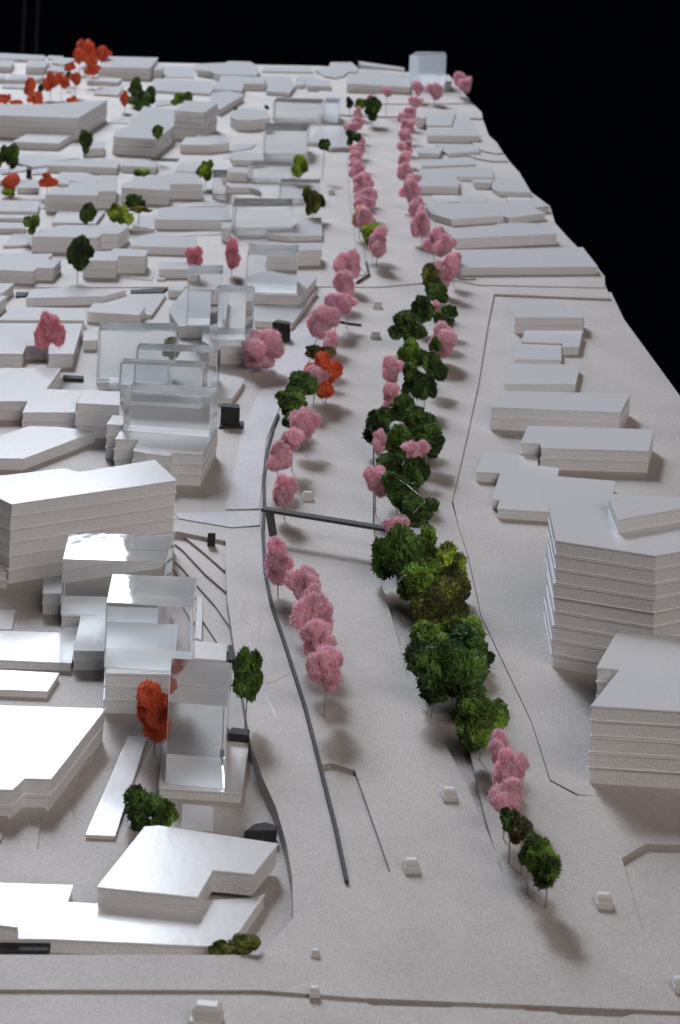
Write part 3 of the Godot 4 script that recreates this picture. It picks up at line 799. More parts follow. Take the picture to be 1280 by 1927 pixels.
	block("squarish block touching the right pink row", [[109.4,-2308.4],[66.4,-2302.9],[67.4,-2352.7],[72.6,-2361.8],[109.5,-2368.9]], 0, 8.8, 1)
	block("small block left of the dark-sided slab at the right edge", [[144.7,-2340.4],[126.3,-2339.5],[124.6,-2352.4],[147.4,-2359.4]], 0, 7.2, 1)
	block("slab with a dark front on the right table edge", [[184.2,-2307],[149.5,-2305.7],[143.9,-2325.1],[149.1,-2368],[180.5,-2374]], 0, 6, 1)
	block("thin narrow plate behind the broad bent slab", [[137.4,-2271.4],[109,-2263.8],[105.9,-2268.1],[82.9,-2256.7],[80.3,-2280.7],[82.3,-2293.5],[137.3,-2301.1]], 0, 2.2, 1)
	block("white thin plate under the dark-sided slab at right edge", [[187.4,-2287.8],[156.8,-2287.1],[159.5,-2305],[187.2,-2307.6]], 0, 1.6, 1)
	block("broad slab with a bent front, topmost of the three long right slabs", [[153.3,-2180.9],[148.6,-2189.2],[96.6,-2164.2],[78.1,-2185.9],[71,-2217.2],[80.5,-2233.2],[153.2,-2248.8],[158.3,-2261.9],[189.6,-2262.7],[198.3,-2242.5],[181.3,-2229.9],[191.9,-2208.3]], 0, 7.3, 1)
	block("middle of the three long right slabs, with a notched back", [[194.5,-2107.9],[96.2,-2072.4],[86.6,-2110.9],[138.7,-2126.4],[139.6,-2141.9],[174.4,-2150.1],[178.2,-2139.8],[187.5,-2141.4]], 0, 10.5, 1)
	block("lowest and longest of the three long right slabs", [[222.3,-1999.8],[97.5,-1976.1],[94.7,-2041.5],[215.3,-2071.5]], 0, 7.6, 1)
	block("topmost house block in the right group, with a notched corner", [[191.6,-1813.8],[134.2,-1806.9],[141,-1859.8],[178.9,-1862.2],[176.8,-1837.2],[193.8,-1836.5]], -1, 11.5, 2)
	block("small house block, second from the top of the right group", [[182.4,-1752.9],[168.8,-1751],[169.7,-1761.4],[137,-1761.2],[142.5,-1793.5],[189.8,-1800.3]], -1, 4.8, 1)
	block("small square house block, third from the top of the right group", [[165.9,-1720.9],[128.8,-1717.2],[133.8,-1762.5],[169.8,-1766.1]], -1, 3.5, 1)
	block("squat house block between small square block and long block", [[171,-1656.1],[117.3,-1649],[127.4,-1702.4],[178.9,-1706.7]], -1, 4.5, 1)
	block("long two-layer block behind the notched-corner long block", [[193.2,-1560.8],[102.1,-1560.9],[113.7,-1600.1],[205.3,-1604.7]], -1, 14.6, 2)
	block("long two-layer block with a stepped front-left corner", [[203.8,-1484],[131.5,-1481.6],[131.8,-1490.2],[118.6,-1490.8],[125.8,-1527],[212.8,-1529.9]], -1, 13.5, 2)
	block("sprawling one-layer block with many corners behind the tower", [[97.3,-1388.5],[100.2,-1404.7],[94.8,-1404.1],[103,-1453.8],[87.1,-1454],[95,-1493.3],[130.4,-1491.2],[129.2,-1471.2],[143.1,-1468.7],[140.6,-1452.2],[177.5,-1447.5],[168,-1384.5],[128.6,-1386.5]], -1, 5.3, 1)
	block("nine-layer tower with a wedge on its roof at right", [[113.9,-1173.6],[114.1,-1226.1],[148,-1248.2],[210,-1245.2],[199.5,-1177.6],[164.7,-1157.7]], -1, 66.3, 9, [[147.8,-1187.1],[146.2,-1223],[193.8,-1213.7]], 73.7)
	block("five-layer block in the lower right corner, notched at its left", [[120.9,-1046.8],[138.9,-1087.8],[127.9,-1089.2],[142.4,-1132],[193.3,-1129.7],[180,-1043.8]], 0, 36.4, 5)
	block("tiny slab at the foot of the lower right five-layer block", [[169.3,-1045.6],[155.3,-1047.1],[156.8,-1053.4],[170.5,-1054.1]], 0, 1.5, 1)
	block("six-layer block with a slanted bright roof at left", [[-187.5,-1273.8],[-210.3,-1296.3],[-213.4,-1313.8],[-166.5,-1336.8],[-156.2,-1331.5],[-113.8,-1358.2],[-97.2,-1323.7]], -8, 37.5, 6)
	block("block tip at the left border under the six-layer block", [[-187.3,-1266.8],[-204,-1269],[-207.2,-1286.9],[-193.4,-1277.9]], -8, 1, 2)
	block("flat dazzling slab at the left border left of the small oblong block", [[-136.6,-1162.6],[-185.2,-1163.2],[-191.6,-1199.4],[-147.7,-1200.2],[-146.9,-1207.2],[-138.6,-1209.5]], -8, -3.6, 1)
	block("upright oblong block between two clear blocks at left", [[-119.9,-1164.8],[-136.2,-1163.9],[-138.2,-1209.3],[-122.3,-1210.9]], -8, 2.5, 2)
	block("thin dazzling slab above the largest bright slab at left", [[-144.4,-1130.7],[-179.4,-1130.5],[-183.5,-1153.9],[-141.3,-1152.7]], -8, -4.5, 1)
	block("largest bright two-layer slab at the left border, notched in front", [[-126.2,-1014.3],[-138.2,-1013.8],[-142,-1003],[-157.3,-1002.7],[-172,-1085.8],[-110,-1087.3]], -8, 7.7, 2)
	block("small two-layer stub left of the shiny clear block", [[-152,-1233.2],[-162.5,-1232.9],[-165,-1256],[-154.7,-1257.1]], -8, 4, 2)
	block("grey plate corner at the left border below the stub", [[-175,-1209],[-193.1,-1208.6],[-197.6,-1234.5],[-177.3,-1234.4]], -8, -6.6, 1)
	block("low grey plate right of the second shiny clear block", [[-56.9,-1179.1],[-73.9,-1180.7],[-75.7,-1202.8],[-57.7,-1199.7]], -8, -6, 1)
	block("narrow strip block along the second shiny clear block", [[-71.8,-1203.7],[-75.6,-1204.8],[-78.9,-1262.1],[-75.5,-1260.9]], -8, -5.7, 1)
	block("three-layer base under the second shiny clear block", [[-79.2,-1117.4],[-114.7,-1116],[-121.3,-1192.1],[-81.6,-1192.5]], -8, 12.2, 3)
	block("low base under the frontmost clear block", [[-40.2,-1030.6],[-78.7,-1032.5],[-81.3,-1076.2],[-62.7,-1083.4],[-39.4,-1082.6]], -8, -3.3, 1)
	block("flat ramp plate between bright slab and frontmost clear block", [[-94.2,-993.4],[-107.7,-993.3],[-99.3,-1089.5],[-89.6,-1090.4]], -8, -6.3, 1)
	block("base under the rear shiny clear block at left", [[-87.4,-1215.4],[-149.5,-1214.2],[-153.3,-1252.7],[-89.5,-1256.9]], -8, -0.2, 1)
	block("small plate below the base of the frontmost clear block", [[-51.2,-1003.9],[-66,-1004.6],[-67.5,-1026.9],[-52.7,-1025.6]], -8, -7.3, 1)
	block("broad bright slab along the near road at left", [[-38,-901],[-109.6,-902],[-138.9,-900.7],[-146.3,-942.9],[-106.2,-943.8],[-106.8,-930.3],[-94.8,-930],[-31.5,-938.9],[-25,-942.8]], -8, -2.4, 1)
	block("pale block with a notched corner on the broad near slab", [[-52.6,-925.4],[-95.2,-930.5],[-80.5,-982],[-74.1,-983.5],[-20.9,-972],[-30.3,-945.6],[-47.6,-947.3]], -2.4, 4.2, 1)
	block("small block at the left border on the broad near slab", [[-123.4,-902.6],[-139.8,-905.3],[-141.9,-916.8],[-124.5,-913.3]], -2.4, 1.4, 1)
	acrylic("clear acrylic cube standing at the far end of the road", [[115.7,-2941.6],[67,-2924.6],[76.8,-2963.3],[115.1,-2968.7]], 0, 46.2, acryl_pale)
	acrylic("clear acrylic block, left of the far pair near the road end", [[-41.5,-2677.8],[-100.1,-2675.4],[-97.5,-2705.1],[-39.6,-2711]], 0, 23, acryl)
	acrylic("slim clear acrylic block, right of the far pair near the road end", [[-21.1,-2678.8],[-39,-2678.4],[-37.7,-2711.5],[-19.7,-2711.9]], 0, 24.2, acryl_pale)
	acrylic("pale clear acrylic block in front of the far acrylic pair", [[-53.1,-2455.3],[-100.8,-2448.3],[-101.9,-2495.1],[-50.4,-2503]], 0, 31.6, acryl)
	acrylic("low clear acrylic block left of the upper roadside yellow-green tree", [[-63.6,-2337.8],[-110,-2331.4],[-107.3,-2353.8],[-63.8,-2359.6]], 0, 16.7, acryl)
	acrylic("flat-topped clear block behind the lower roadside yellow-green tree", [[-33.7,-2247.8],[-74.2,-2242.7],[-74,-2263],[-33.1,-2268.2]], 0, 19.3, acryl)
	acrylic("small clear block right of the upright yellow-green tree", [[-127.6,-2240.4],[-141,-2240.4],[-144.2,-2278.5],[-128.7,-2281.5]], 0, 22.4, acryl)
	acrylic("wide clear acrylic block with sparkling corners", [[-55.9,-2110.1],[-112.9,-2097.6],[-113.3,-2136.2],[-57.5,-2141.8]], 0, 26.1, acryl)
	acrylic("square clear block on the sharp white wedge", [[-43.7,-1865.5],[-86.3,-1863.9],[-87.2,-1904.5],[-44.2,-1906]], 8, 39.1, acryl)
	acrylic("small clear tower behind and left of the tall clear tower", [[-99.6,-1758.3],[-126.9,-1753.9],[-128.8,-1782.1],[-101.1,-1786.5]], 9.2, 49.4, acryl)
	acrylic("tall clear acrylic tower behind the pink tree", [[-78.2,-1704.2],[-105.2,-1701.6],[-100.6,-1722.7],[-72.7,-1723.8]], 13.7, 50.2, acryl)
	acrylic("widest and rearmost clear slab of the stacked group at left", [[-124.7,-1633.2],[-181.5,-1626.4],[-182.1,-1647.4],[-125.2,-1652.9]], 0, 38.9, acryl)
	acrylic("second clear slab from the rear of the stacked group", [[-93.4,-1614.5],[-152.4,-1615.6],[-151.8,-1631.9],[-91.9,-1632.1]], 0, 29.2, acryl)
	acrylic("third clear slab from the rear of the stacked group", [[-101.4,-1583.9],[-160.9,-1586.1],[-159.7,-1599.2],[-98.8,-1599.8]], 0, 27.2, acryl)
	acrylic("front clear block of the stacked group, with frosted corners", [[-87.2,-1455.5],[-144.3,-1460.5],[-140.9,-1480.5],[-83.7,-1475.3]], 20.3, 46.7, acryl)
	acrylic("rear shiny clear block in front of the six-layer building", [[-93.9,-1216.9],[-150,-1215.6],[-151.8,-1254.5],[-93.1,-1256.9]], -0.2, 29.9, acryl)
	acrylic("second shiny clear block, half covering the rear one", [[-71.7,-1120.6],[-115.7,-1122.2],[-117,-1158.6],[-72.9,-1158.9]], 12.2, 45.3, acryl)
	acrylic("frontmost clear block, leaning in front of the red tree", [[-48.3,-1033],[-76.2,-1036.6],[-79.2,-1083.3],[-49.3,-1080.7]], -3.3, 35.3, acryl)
	dark_block("charcoal cube right of the stacked clear blocks", [[-71.9,-1540.8],[-85.2,-1542.6],[-84.7,-1550.9],[-73.2,-1550]], 0, 13.2)
	dark_block("thin charcoal plate under the charcoal cube", [[-69,-1537.7],[-85.7,-1535.6],[-85.1,-1548.3],[-69.4,-1550.3]], 0, 1.5)
	dark_block("charcoal cube at the tip of the white wedge", [[-45.2,-1754],[-59.2,-1758],[-55.8,-1766.1],[-45.5,-1761.5]], 0, 13.4)
	dark_block("little grey-topped dark post beside the wedge tip cube", [[-44.9,-1749.6],[-52,-1750.1],[-51.8,-1756.1],[-44.7,-1755.6]], 0, 8.3)
	dark_block("small dark post on the contour terraces", [[-73.4,-1326.2],[-78.1,-1326.6],[-77.6,-1328.3],[-73.6,-1328.8]], -1, 5.6)
	dark_block("low black box at the foot of the round-topped green tree", [[-39.9,-1080.2],[-50.3,-1081.6],[-48.7,-1088.5],[-39.8,-1087]], -2, 0.6)
	dark_block("black wedge behind the pale notched-corner block", [[-22.8,-995.6],[-36.9,-993.5],[-33,-1000.5],[-27.9,-1002.8],[-22.5,-999.9]], -6, -2)
	dark_block("narrow dark strip right of the low grey plate", [[-52.9,-1176.7],[-56.1,-1177.7],[-57,-1196.4],[-54.1,-1196]], -6, -4.9)
	dark_block("flat dark slab right of the Z-shaped block", [[-191.1,-1628.1],[-205.7,-1627.5],[-207,-1636.4],[-191.7,-1635.8]], 0, 2.3)
	dark_block("dark upright post between two bright thin plates", [[-332.4,-2305.1],[-337.7,-2304.1],[-338.4,-2311.9],[-333.6,-2312.9]], 0, 9.3)
	dark_block("thin dark strip on the ground behind the pale green bush", [[-191,-2413.7],[-222.1,-2413.2],[-217.8,-2428.3],[-190.2,-2430.9]], 0, 1.1)
	dark_block("dark plate standing in for the shaded slot left of the sliver slab", [[-267.2,-1851.5],[-275.3,-1846.9],[-277.6,-1861.7],[-267.2,-1863.3]], 0, 1.3)  # charcoal plate, its dark colour stands for the shade in the slot
	dark_block("thin dark plate standing in for the shaded recess behind the angled plate", [[-157.1,-1876.7],[-182.8,-1871],[-183.9,-1881.1],[-153.6,-1892.7]], 0, 1.8)  # shade of the recess put in as a thin charcoal plate
	dark_block("black slab at the left border behind the near road edge", [[-109.9,-896.9],[-137.8,-894.9],[-139.2,-903.3],[-109.9,-904.6]], -6, -4.3)
	tree("pink", "pink tree with two pins showing, nearest of the five below the footbridge", "trees along the left side of the road", -4, 0, -1104.5, 24, 9.2, 11.2)
	tree("pink", "pink tree, second of the five below the footbridge", "trees along the left side of the road", -7.6, 0, -1142.1, 24, 9, 9.2)
	tree("pink", "glossy folded pink tree, third of the five below the footbridge", "trees along the left side of the road", -11.9, 0, -1172.5, 24, 10.6, 12)
	tree("pink", "pink tree with a side tuft, fourth of the five below the footbridge", "trees along the left side of the road", -17.6, 0, -1212.5, 24, 8.9, 8.7)
	tree("pink", "flat-topped pink tree just below the footbridge", "trees along the left side of the road", -32.9, 0, -1250.8, 20, 9.2, 11.6)
	tree("pink", "pink tree with a dark centre just above the footbridge", "trees along the left side of the road", -34.2, 0, -1369.3, 19, 7.5, 10.1)
	tree("pink", "round pink tree beside the lavender path bend", "trees along the left side of the road", -40.6, 0, -1420.8, 20, 8.1, 8.8)
	tree("pink", "lobed pink tree under the round pink one touching bright green", "trees along the left side of the road", -32.4, 0, -1455.7, 20, 9.4, 9.7)
	tree("pink", "round pink tree in front of the bright green tree", "trees along the left side of the road", -26.3, 0, -1494.6, 21, 10, 9.3)
	tree("green", "bright green tree with a pale bud in the left row", "trees along the left side of the road", -33.8, 0, -1535.7, 20, 13.5, 9.1)
	tree("dark", "dark green tree left of the orange-red tree", "trees along the left side of the road", -30.8, 0, -1579.6, 20, 11.3, 8.6)
	tree("dark", "small dark green tuft under the bright green tree", "trees along the left side of the road", -36.9, 0, -1517.4, 14, 4, 5.4)
	tree("pink", "small pink tuft in front of the orange-red tree", "trees along the left side of the road", -22.2, 0, -1595.4, 22, 8.4, 6.8)
	tree("red", "orange-red tree in the left roadside row", "trees along the left side of the road", -16.4, 0, -1607.7, 22, 10.7, 13.4)
	tree("red", "small orange-red tuft below the orange-red tree", "trees along the left side of the road", -13.3, 0, -1585.5, 14, 6.4, 5.7)
	tree("olive", "olive green cap behind the orange-red tree", "trees along the left side of the road", -19.8, 0, -1652.4, 22, 9.8, 5.5)
	tree("pink", "slender pink tree right of the olive cap", "trees along the left side of the road", -13.1, 0, -1676.8, 20, 7.2, 10)
	tree("pink", "broad pink tree left of the upper parked car", "trees along the left side of the road", -18, 0, -1734.2, 22, 12, 13.6)
	tree("mauve", "mauve pink tree behind the broad pink one", "trees along the left side of the road", -10.1, 0, -1781.6, 22, 10.6, 9.8)
	tree("pink", "small pink tree right of the mauve one", "trees along the left side of the road", -0.8, 0, -1796.8, 20, 7.7, 7.7)
	tree("pink", "pink tree with a pointed top at the step in the ground", "trees along the left side of the road", -4.6, 0, -1859.3, 20, 9.7, 11.1)
	tree("pink", "two-peaked pink tree left of the dark bent kerb", "trees along the left side of the road", -2.7, 0, -1913.7, 22, 10.9, 11.4)
	tree("pink", "pink tree with a rosy centre below the lime leaf cap", "trees along the left side of the road", 23.9, 0, -1991.7, 24, 10, 12.8)
	tree("lime", "lime green leafy cap behind the rosy pink tree", "trees along the left side of the road", 19.6, 0, -2021.1, 24, 11.1, 9.1)
	tree("pink", "pink tree left of and behind the lime leaf cap", "trees along the left side of the road", 13.7, 0, -2087.6, 22, 9.4, 10.9)
	tree("salmon", "salmon pink tree, leftmost beside the lime leaf cap", "trees along the left side of the road", 7.7, 0, -2097.5, 22, 8.5, 9)
	tree("pink", "wide pink tree, second above the lime cap in left row", "trees along the left side of the road", 10.5, 0, -2151.9, 22, 10.2, 8.7)
	tree("pink", "tufted pink tree, third above the lime cap in left row", "trees along the left side of the road", 13.5, 0, -2182.9, 22, 9.9, 7.8)
	tree("pink", "pink tree, fourth above the lime cap in left row", "trees along the left side of the road", 11.2, 0, -2248.4, 22, 9.6, 9.1)
	tree("pink", "shaded pink tree on the lavender strip, left row", "trees along the left side of the road", 7.5, 0, -2230.3, 22, 8, 9)
	tree("pink", "pink tree with a red heart in the far left row", "trees along the left side of the road", 4.4, 0, -2301.3, 22, 8.2, 8.8)
	tree("pink", "pink tree above the red-hearted one, far left row", "trees along the left side of the road", 2.5, 0, -2333, 22, 8.3, 7.8)
	tree("pink", "pale pink tree, third below the far dark green ball", "trees along the left side of the road", 2.2, 0, -2371.6, 22, 7.9, 7.3)
	tree("pink", "pale pink tree just below the far dark green ball", "trees along the left side of the road", 2, 0, -2411.4, 22, 8, 7.5)
	tree("dark", "dark green ball in the far left row", "trees along the left side of the road", -3.2, 0, -2475.9, 22, 8.3, 7.7)
	tree("pink", "narrow pink sliver right of the far dark green ball", "trees along the left side of the road", 6.9, 0, -2480.3, 18, 4.1, 6.5)
	tree("pink", "pink tree directly above the far dark green ball", "trees along the left side of the road", -3.2, 0, -2535.3, 22, 7.8, 6.6)
	tree("pink", "pink tree touching the far dark green bush", "trees along the left side of the road", 1.5, 0, -2565.5, 22, 7.3, 7.3)
	tree("pink", "smallest pink tree left of the far dark green bush", "trees along the left side of the road", 1.7, 0, -2629.4, 22, 5.6, 6.3)
	tree("dark", "dark green bush at the far end of the left row", "trees along the left side of the road", 18.6, 0, -2668.1, 22, 11.4, 13.3)
	tree("green", "mid green tuft left of the far dark green bush", "trees along the left side of the road", 4.5, 0, -2704.9, 20, 7.1, 6.4)
	tree("brown", "brownish little tree left of the mid green tuft", "trees along the left side of the road", -7.2, 0, -2709.5, 20, 4.8, 7.1)
	tree("pink", "pink tuft on top of the far dark green bush", "trees along the left side of the road", 18.8, 0, -2672.8, 32, 6.4, 4.5)
	tree("pink", "lone pink tree on a pin before the long terrace", "trees along the left side of the road", 36.4, 0, -2728.7, 32, 6.5, 5.8)
	tree("pink", "round pink tree before the far acrylic cube", "trees along the right side of the road", 97.7, 0, -2814.8, 21, 10.7, 10.7)
	tree("pink", "slim pink tree left of the round one before the cube", "trees along the right side of the road", 76.5, 0, -2825.5, 21, 6.7, 9.4)
	tree("pink", "flat pink tree under the slim one before the cube", "trees along the right side of the road", 73.2, 0, -2729.4, 21, 9.1, 6.5)
	tree("pink", "pink tree, third below the acrylic cube in the right row", "trees along the right side of the road", 64.7, 0, -2652.4, 21, 7.6, 7.6)
	tree("pink", "small pink tree left of the narrow end block", "trees along the right side of the road", 56, 0, -2616.1, 21, 6.9, 6.2)
	tree("pink", "pink tree beside the narrow end block", "trees along the right side of the road", 60.9, 0, -2570.5, 21, 8.6, 7.3)
	tree("pink", "pink tree left of the long two-tier slab", "trees along the right side of the road", 55.7, 0, -2505.7, 21, 7.8, 7.8)
	tree("pink", "pink tree beside the short slab touching the row", "trees along the right side of the road", 54.7, 0, -2441.8, 21, 7.6, 8.1)
	tree("pink", "pink tree left of the thin bright plate", "trees along the right side of the road", 54.9, 0, -2378.6, 21, 9.1, 7.9)
	tree("pink", "tall pink tree left of the squarish block", "trees along the right side of the road", 52.9, 0, -2315.5, 21, 7.7, 9.9)
	tree("pink", "pink tuft behind the heart-shaped pink tree", "trees along the right side of the road", 61, 0, -2275.3, 21, 6.5, 6)
	tree("pink", "heart-shaped pink tree at the squarish block", "trees along the right side of the road", 55.7, 0, -2219.3, 21, 9.5, 11.6)
	tree("pink", "pink tree left of the bent slab tip", "trees along the right side of the road", 60.6, 0, -2144.8, 21, 7.7, 10.2)
	tree("pink", "tall pink tree in front of the bent slab", "trees along the right side of the road", 65.9, 0, -2083.8, 21, 8.9, 13.9)
	tree("pink", "ruffled pink tree left of the middle long slab", "trees along the right side of the road", 75.8, 0, -2027, 21, 8.7, 12.1)
	tree("pink", "deep pink tree at the middle long slab", "trees along the right side of the road", 84.5, 0, -2000.4, 21, 9.5, 9)
	tree("pink", "pink tree squeezed against the longest slab", "trees along the right side of the road", 90.5, 0, -1941.9, 21, 6.5, 9.7)
	tree("pink", "large pink tree behind the first olive green tree", "trees along the right side of the road", 82.6, 0, -1913.1, 21, 9.6, 13.2)
	tree("olive", "olive green tree at the top of the green stretch", "trees along the right side of the road", 69.4, 0, -1893.9, 19, 9.9, 9.5)
	tree("dark", "dark green tree under the topmost olive tree", "trees along the right side of the road", 72.5, 0, -1844.5, 19, 9.2, 7.9)
	tree("pink", "pink sliver between two dark green trees", "trees along the right side of the road", 70.4, 0, -1800, 19, 3.9, 6)
	tree("dark", "dark green tree, upper left in the green stretch", "trees along the right side of the road", 59.5, 0, -1792, 19, 9.4, 10.2)
	tree("dark", "small dark tuft right of the pink sliver", "trees along the right side of the road", 80.8, 0, -1790.5, 19, 5.5, 6.8)
	tree("dark", "dark leaning tree above the broad right pink tree", "trees along the right side of the road", 74.6, 0, -1757, 19, 9.2, 7.5)
	tree("dark", "big dark green tree nearest the upper parked car", "trees along the right side of the road", 47.5, 0, -1736.6, 19, 12.4, 12)
	tree("pink", "broad pink tree on the right of the green stretch", "trees along the right side of the road", 73, 0, -1708.1, 19, 11.8, 12.6)
	tree("dark", "dark leaf in front of the broad right pink tree", "trees along the right side of the road", 67, 0, -1694.4, 19, 4.4, 5.6)
	tree("green", "rounded green tree with bright tips above a pink one", "trees along the right side of the road", 48.7, 0, -1666.8, 19, 9.5, 10.7)
	tree("dark", "round dark green ball right of the bright-tipped tree", "trees along the right side of the road", 65.3, 0, -1636.8, 19, 9.4, 10.1)
	tree("pink", "pink tree left of the twin dark green trees", "trees along the right side of the road", 34.4, 0, -1626, 19, 7.4, 9.7)
	tree("dark", "left of the twin dark trees beside the pink one", "trees along the right side of the road", 47.2, 0, -1600.7, 19, 7.6, 9.9)
	tree("dark", "right of the twin dark trees beside the pink one", "trees along the right side of the road", 56.8, 0, -1589.5, 19, 9.1, 10.6)
	tree("pink", "pink tree behind the pointed dark tree", "trees along the right side of the road", 32, 0, -1560.5, 19, 7.8, 10)
	tree("dark", "pointed dark green tree in the right row", "trees along the right side of the road", 39.8, 0, -1532, 19, 9.8, 12)
	tree("dark", "dark green tree right of the pointed one", "trees along the right side of the road", 51.3, 0, -1507.2, 19, 10, 10.8)
	tree("dark", "angular dark tree sticking out over the road", "trees along the right side of the road", 24.3, 0, -1491.6, 19, 11, 11.4)
	tree("dark", "dark green tree with pale specks between two pink trees", "trees along the right side of the road", 37.2, 0, -1471.5, 19, 10.5, 9.1)
	tree("dark", "jagged dark green tree at the house-side kerb", "trees along the right side of the road", 55.1, 0, -1473.7, 19, 10.2, 9.1)
	tree("pink", "thin pink tuft at the angular dark tree", "trees along the right side of the road", 23.2, 0, -1462.4, 19, 4.5, 8)
	tree("pink", "fuzzy pink tree surrounded by dark green", "trees along the right side of the road", 45.2, 0, -1448.3, 19, 9.7, 7.2)
	tree("dark", "dark green tree under the thin pink tuft", "trees along the right side of the road", 31.9, 0, -1423.3, 19, 9.1, 7.5)
	tree("dark", "dark green tree below the fuzzy pink tree", "trees along the right side of the road", 46.5, 0, -1409.2, 19, 9.1, 10.1)
	tree("pink", "pink tree hanging over the road above the footbridge end", "trees along the right side of the road", 22, 0, -1391.8, 19, 8, 8.9)
	tree("dark", "bushy dark green tree crossed by a fine thread", "trees along the right side of the road", 35.3, 0, -1369.8, 19, 10.8, 11.4)
	tree("dark", "dark green tree right of the thread", "trees along the right side of the road", 48.8, 0, -1344, 19, 10.6, 8.6)
	tree("pink", "small pink tree at the footbridge end", "trees along the right side of the road", 33.4, 0, -1316.1, 19, 7.5, 5.6)
	tree("dark", "largest dark green tree just below the footbridge end", "trees along the right side of the road", 34.2, -1, -1271, 19, 15.1, 16)
	tree("green", "mid green tree behind the largest dark one", "trees along the right side of the road", 48.2, -1, -1285.4, 19, 7.7, 10.7)
	tree("lime", "bright lime green tree leaning right below the footbridge", "trees along the right side of the road", 64, -1, -1258.4, 19, 10.5, 10.5)
	tree("green", "green tree left of the bright lime one", "trees along the right side of the road", 50.6, -1, -1225.1, 19, 14.6, 12.8)
	tree("olive", "shadowy olive tree under the bright lime one", "trees along the right side of the road", 60.9, -1, -1211.6, 19, 11.2, 14.4)
	tree("olive", "brownish olive tree in the middle of the near green clump", "trees along the right side of the road", 53.2, -1, -1193.7, 19, 12.4, 9.9)
	tree("green", "light green tree on the right of the near green clump", "trees along the right side of the road", 67.1, -1, -1171, 19, 11.5, 8.7)
	tree("green", "green tree at the left of the near green clump", "trees along the right side of the road", 49.8, -1, -1152.8, 19, 11, 11)
	tree("teal", "bluish dark green tree in the near green clump", "trees along the right side of the road", 62.2, -1, -1145.5, 19, 12.3, 12.3)
	tree("dark", "dark green tree above the near end of the clump, left", "trees along the right side of the road", 49.7, -1, -1116, 19, 13.3, 14.9)
	tree("dark", "dark rounded tree above the near end of the clump, right", "trees along the right side of the road", 64.8, -1, -1114.3, 19, 13.3, 14.3)
	tree("dark", "dark tree with a side twig in the near green clump", "trees along the right side of the road", 70.7, -1, -1139.9, 19, 8.5, 8.5)
	tree("green", "green tree with yellow tips at the end of the clump", "trees along the right side of the road", 71.1, -1, -1065.3, 19, 11.4, 11.7)
	tree("pink", "upper of the three near pink trees at right", "trees along the right side of the road", 79.2, -1, -1038.8, 19.5, 6.4, 7.2)
	tree("pink", "middle of the three near pink trees at right", "trees along the right side of the road", 82.5, -1, -1018.8, 19.5, 8, 8.2)
	tree("pink", "lowest of the three near pink trees at right", "trees along the right side of the road", 78.2, -1, -992.1, 19.5, 7.6, 7.8)
	tree("dark", "small dark green tree under the near pink trees", "trees along the right side of the road", 79.5, -1, -970.9, 19.5, 4.4, 4.9)
	tree("brown", "brown-green sparse tree behind the last green tree", "trees along the right side of the road", 84.4, -1, -962.1, 19.5, 6, 5.5)
	tree("dark", "dark green tree left of the last tree", "trees along the right side of the road", 85.7, -1, -946.6, 19.5, 5.2, 6.1)
	tree("green", "last green tree with a yellow side at the near right", "trees along the right side of the road", 92.7, -1, -936.2, 19.5, 8.7, 9.1)
	tree("pink", "upper pink tree at the far right table corner", "trees at the far corner", 132.2, 0, -2877.6, 26, 8.9, 10.3)
	tree("pink", "lower pink tree at the far right table corner", "trees at the far corner", 139.6, 0, -2854.4, 22, 8.8, 10.2)
	tree("red", "deep red tree half behind the frontmost clear block", "single trees among the left buildings", -84.7, -8, -1074.4, 22, 9.7, 13.6)
	tree("dark", "green tree on a pin beside the frontmost clear block", "single trees among the left buildings", -42.3, 0, -1093, 23, 7.5, 11.2)
	tree("dark", "dark green bush below the frontmost clear block", "single trees among the left buildings", -85.5, -8, -1005.3, 7.5, 9.6, 8.9)
	tree("green", "small green bush touching the dark bush", "single trees among the left buildings", -74, -8, -1005.4, 6, 6.2, 5.5)
	tree("olive", "olive bush at the near road edge, left half", "single trees among the left buildings", -39.9, -6, -896.4, 5, 4.9, 3.6)
	tree("olive", "olive bush at the near road edge, right half", "single trees among the left buildings", -31.9, -6, -897.5, 6, 6.6, 4.7)
	tree("pink", "fluffy pink tree above the lavender path", "single trees among the left buildings", -64.5, 0, -1668.2, 18, 14.7, 15.1)
	tree("rose", "single rose pink tree over the notched block at left", "single trees among the left buildings", -221.7, 0, -1658.2, 28, 10.7, 13.4)
	tree("rose", "round rose pink tree behind the small acrylic tower", "single trees among the left buildings", -135.2, 0, -1941.7, 18, 7.9, 8.3)
	tree("rose", "two-piece rose pink tree left of the square clear block", "single trees among the left buildings", -103, 0, -1944.5, 20, 8.3, 12)
	tree("yellow", "yellow tree seen through the stacked clear blocks", "single trees among the left buildings", -130, 0, -1667.4, 18, 7.1, 7.5)
	tree("dark", "pointed dark tree on a tall pin at left", "single trees among the left buildings", -231.4, 0, -1901.2, 25, 11.3, 12.7)
	tree("green", "small green tree left of the large two-layer block", "single trees among the left buildings", -289.9, 0, -2030.8, 18, 6.8, 7.7)
	tree("dark", "dark tree over the flat oblong slab", "single trees among the left buildings", -245.7, 0, -2074.6, 20, 8.4, 9.4)
	tree("lime", "light green cone-like tree beside the large block", "single trees among the left buildings", -217.4, 0, -2101.7, 14, 9.5, 11.5)
	tree("dark", "dark cap on a pin above the light green tree", "single trees among the left buildings", -206.9, 0, -2112.7, 24, 9.6, 7)
	tree("yellow", "yellowish leaf layer below the dark cap tree", "single trees among the left buildings", -201, 0, -2106.9, 18, 10, 3)
	tree("lime", "upright yellow-green tree left of the small clear block", "single trees among the left buildings", -151.8, 0, -2287.7, 18, 7.6, 10.3)
	tree("lime", "upper roadside yellow-green tree among clear blocks", "single trees among the left buildings", -56.3, 0, -2335.6, 18, 8.9, 11.1)
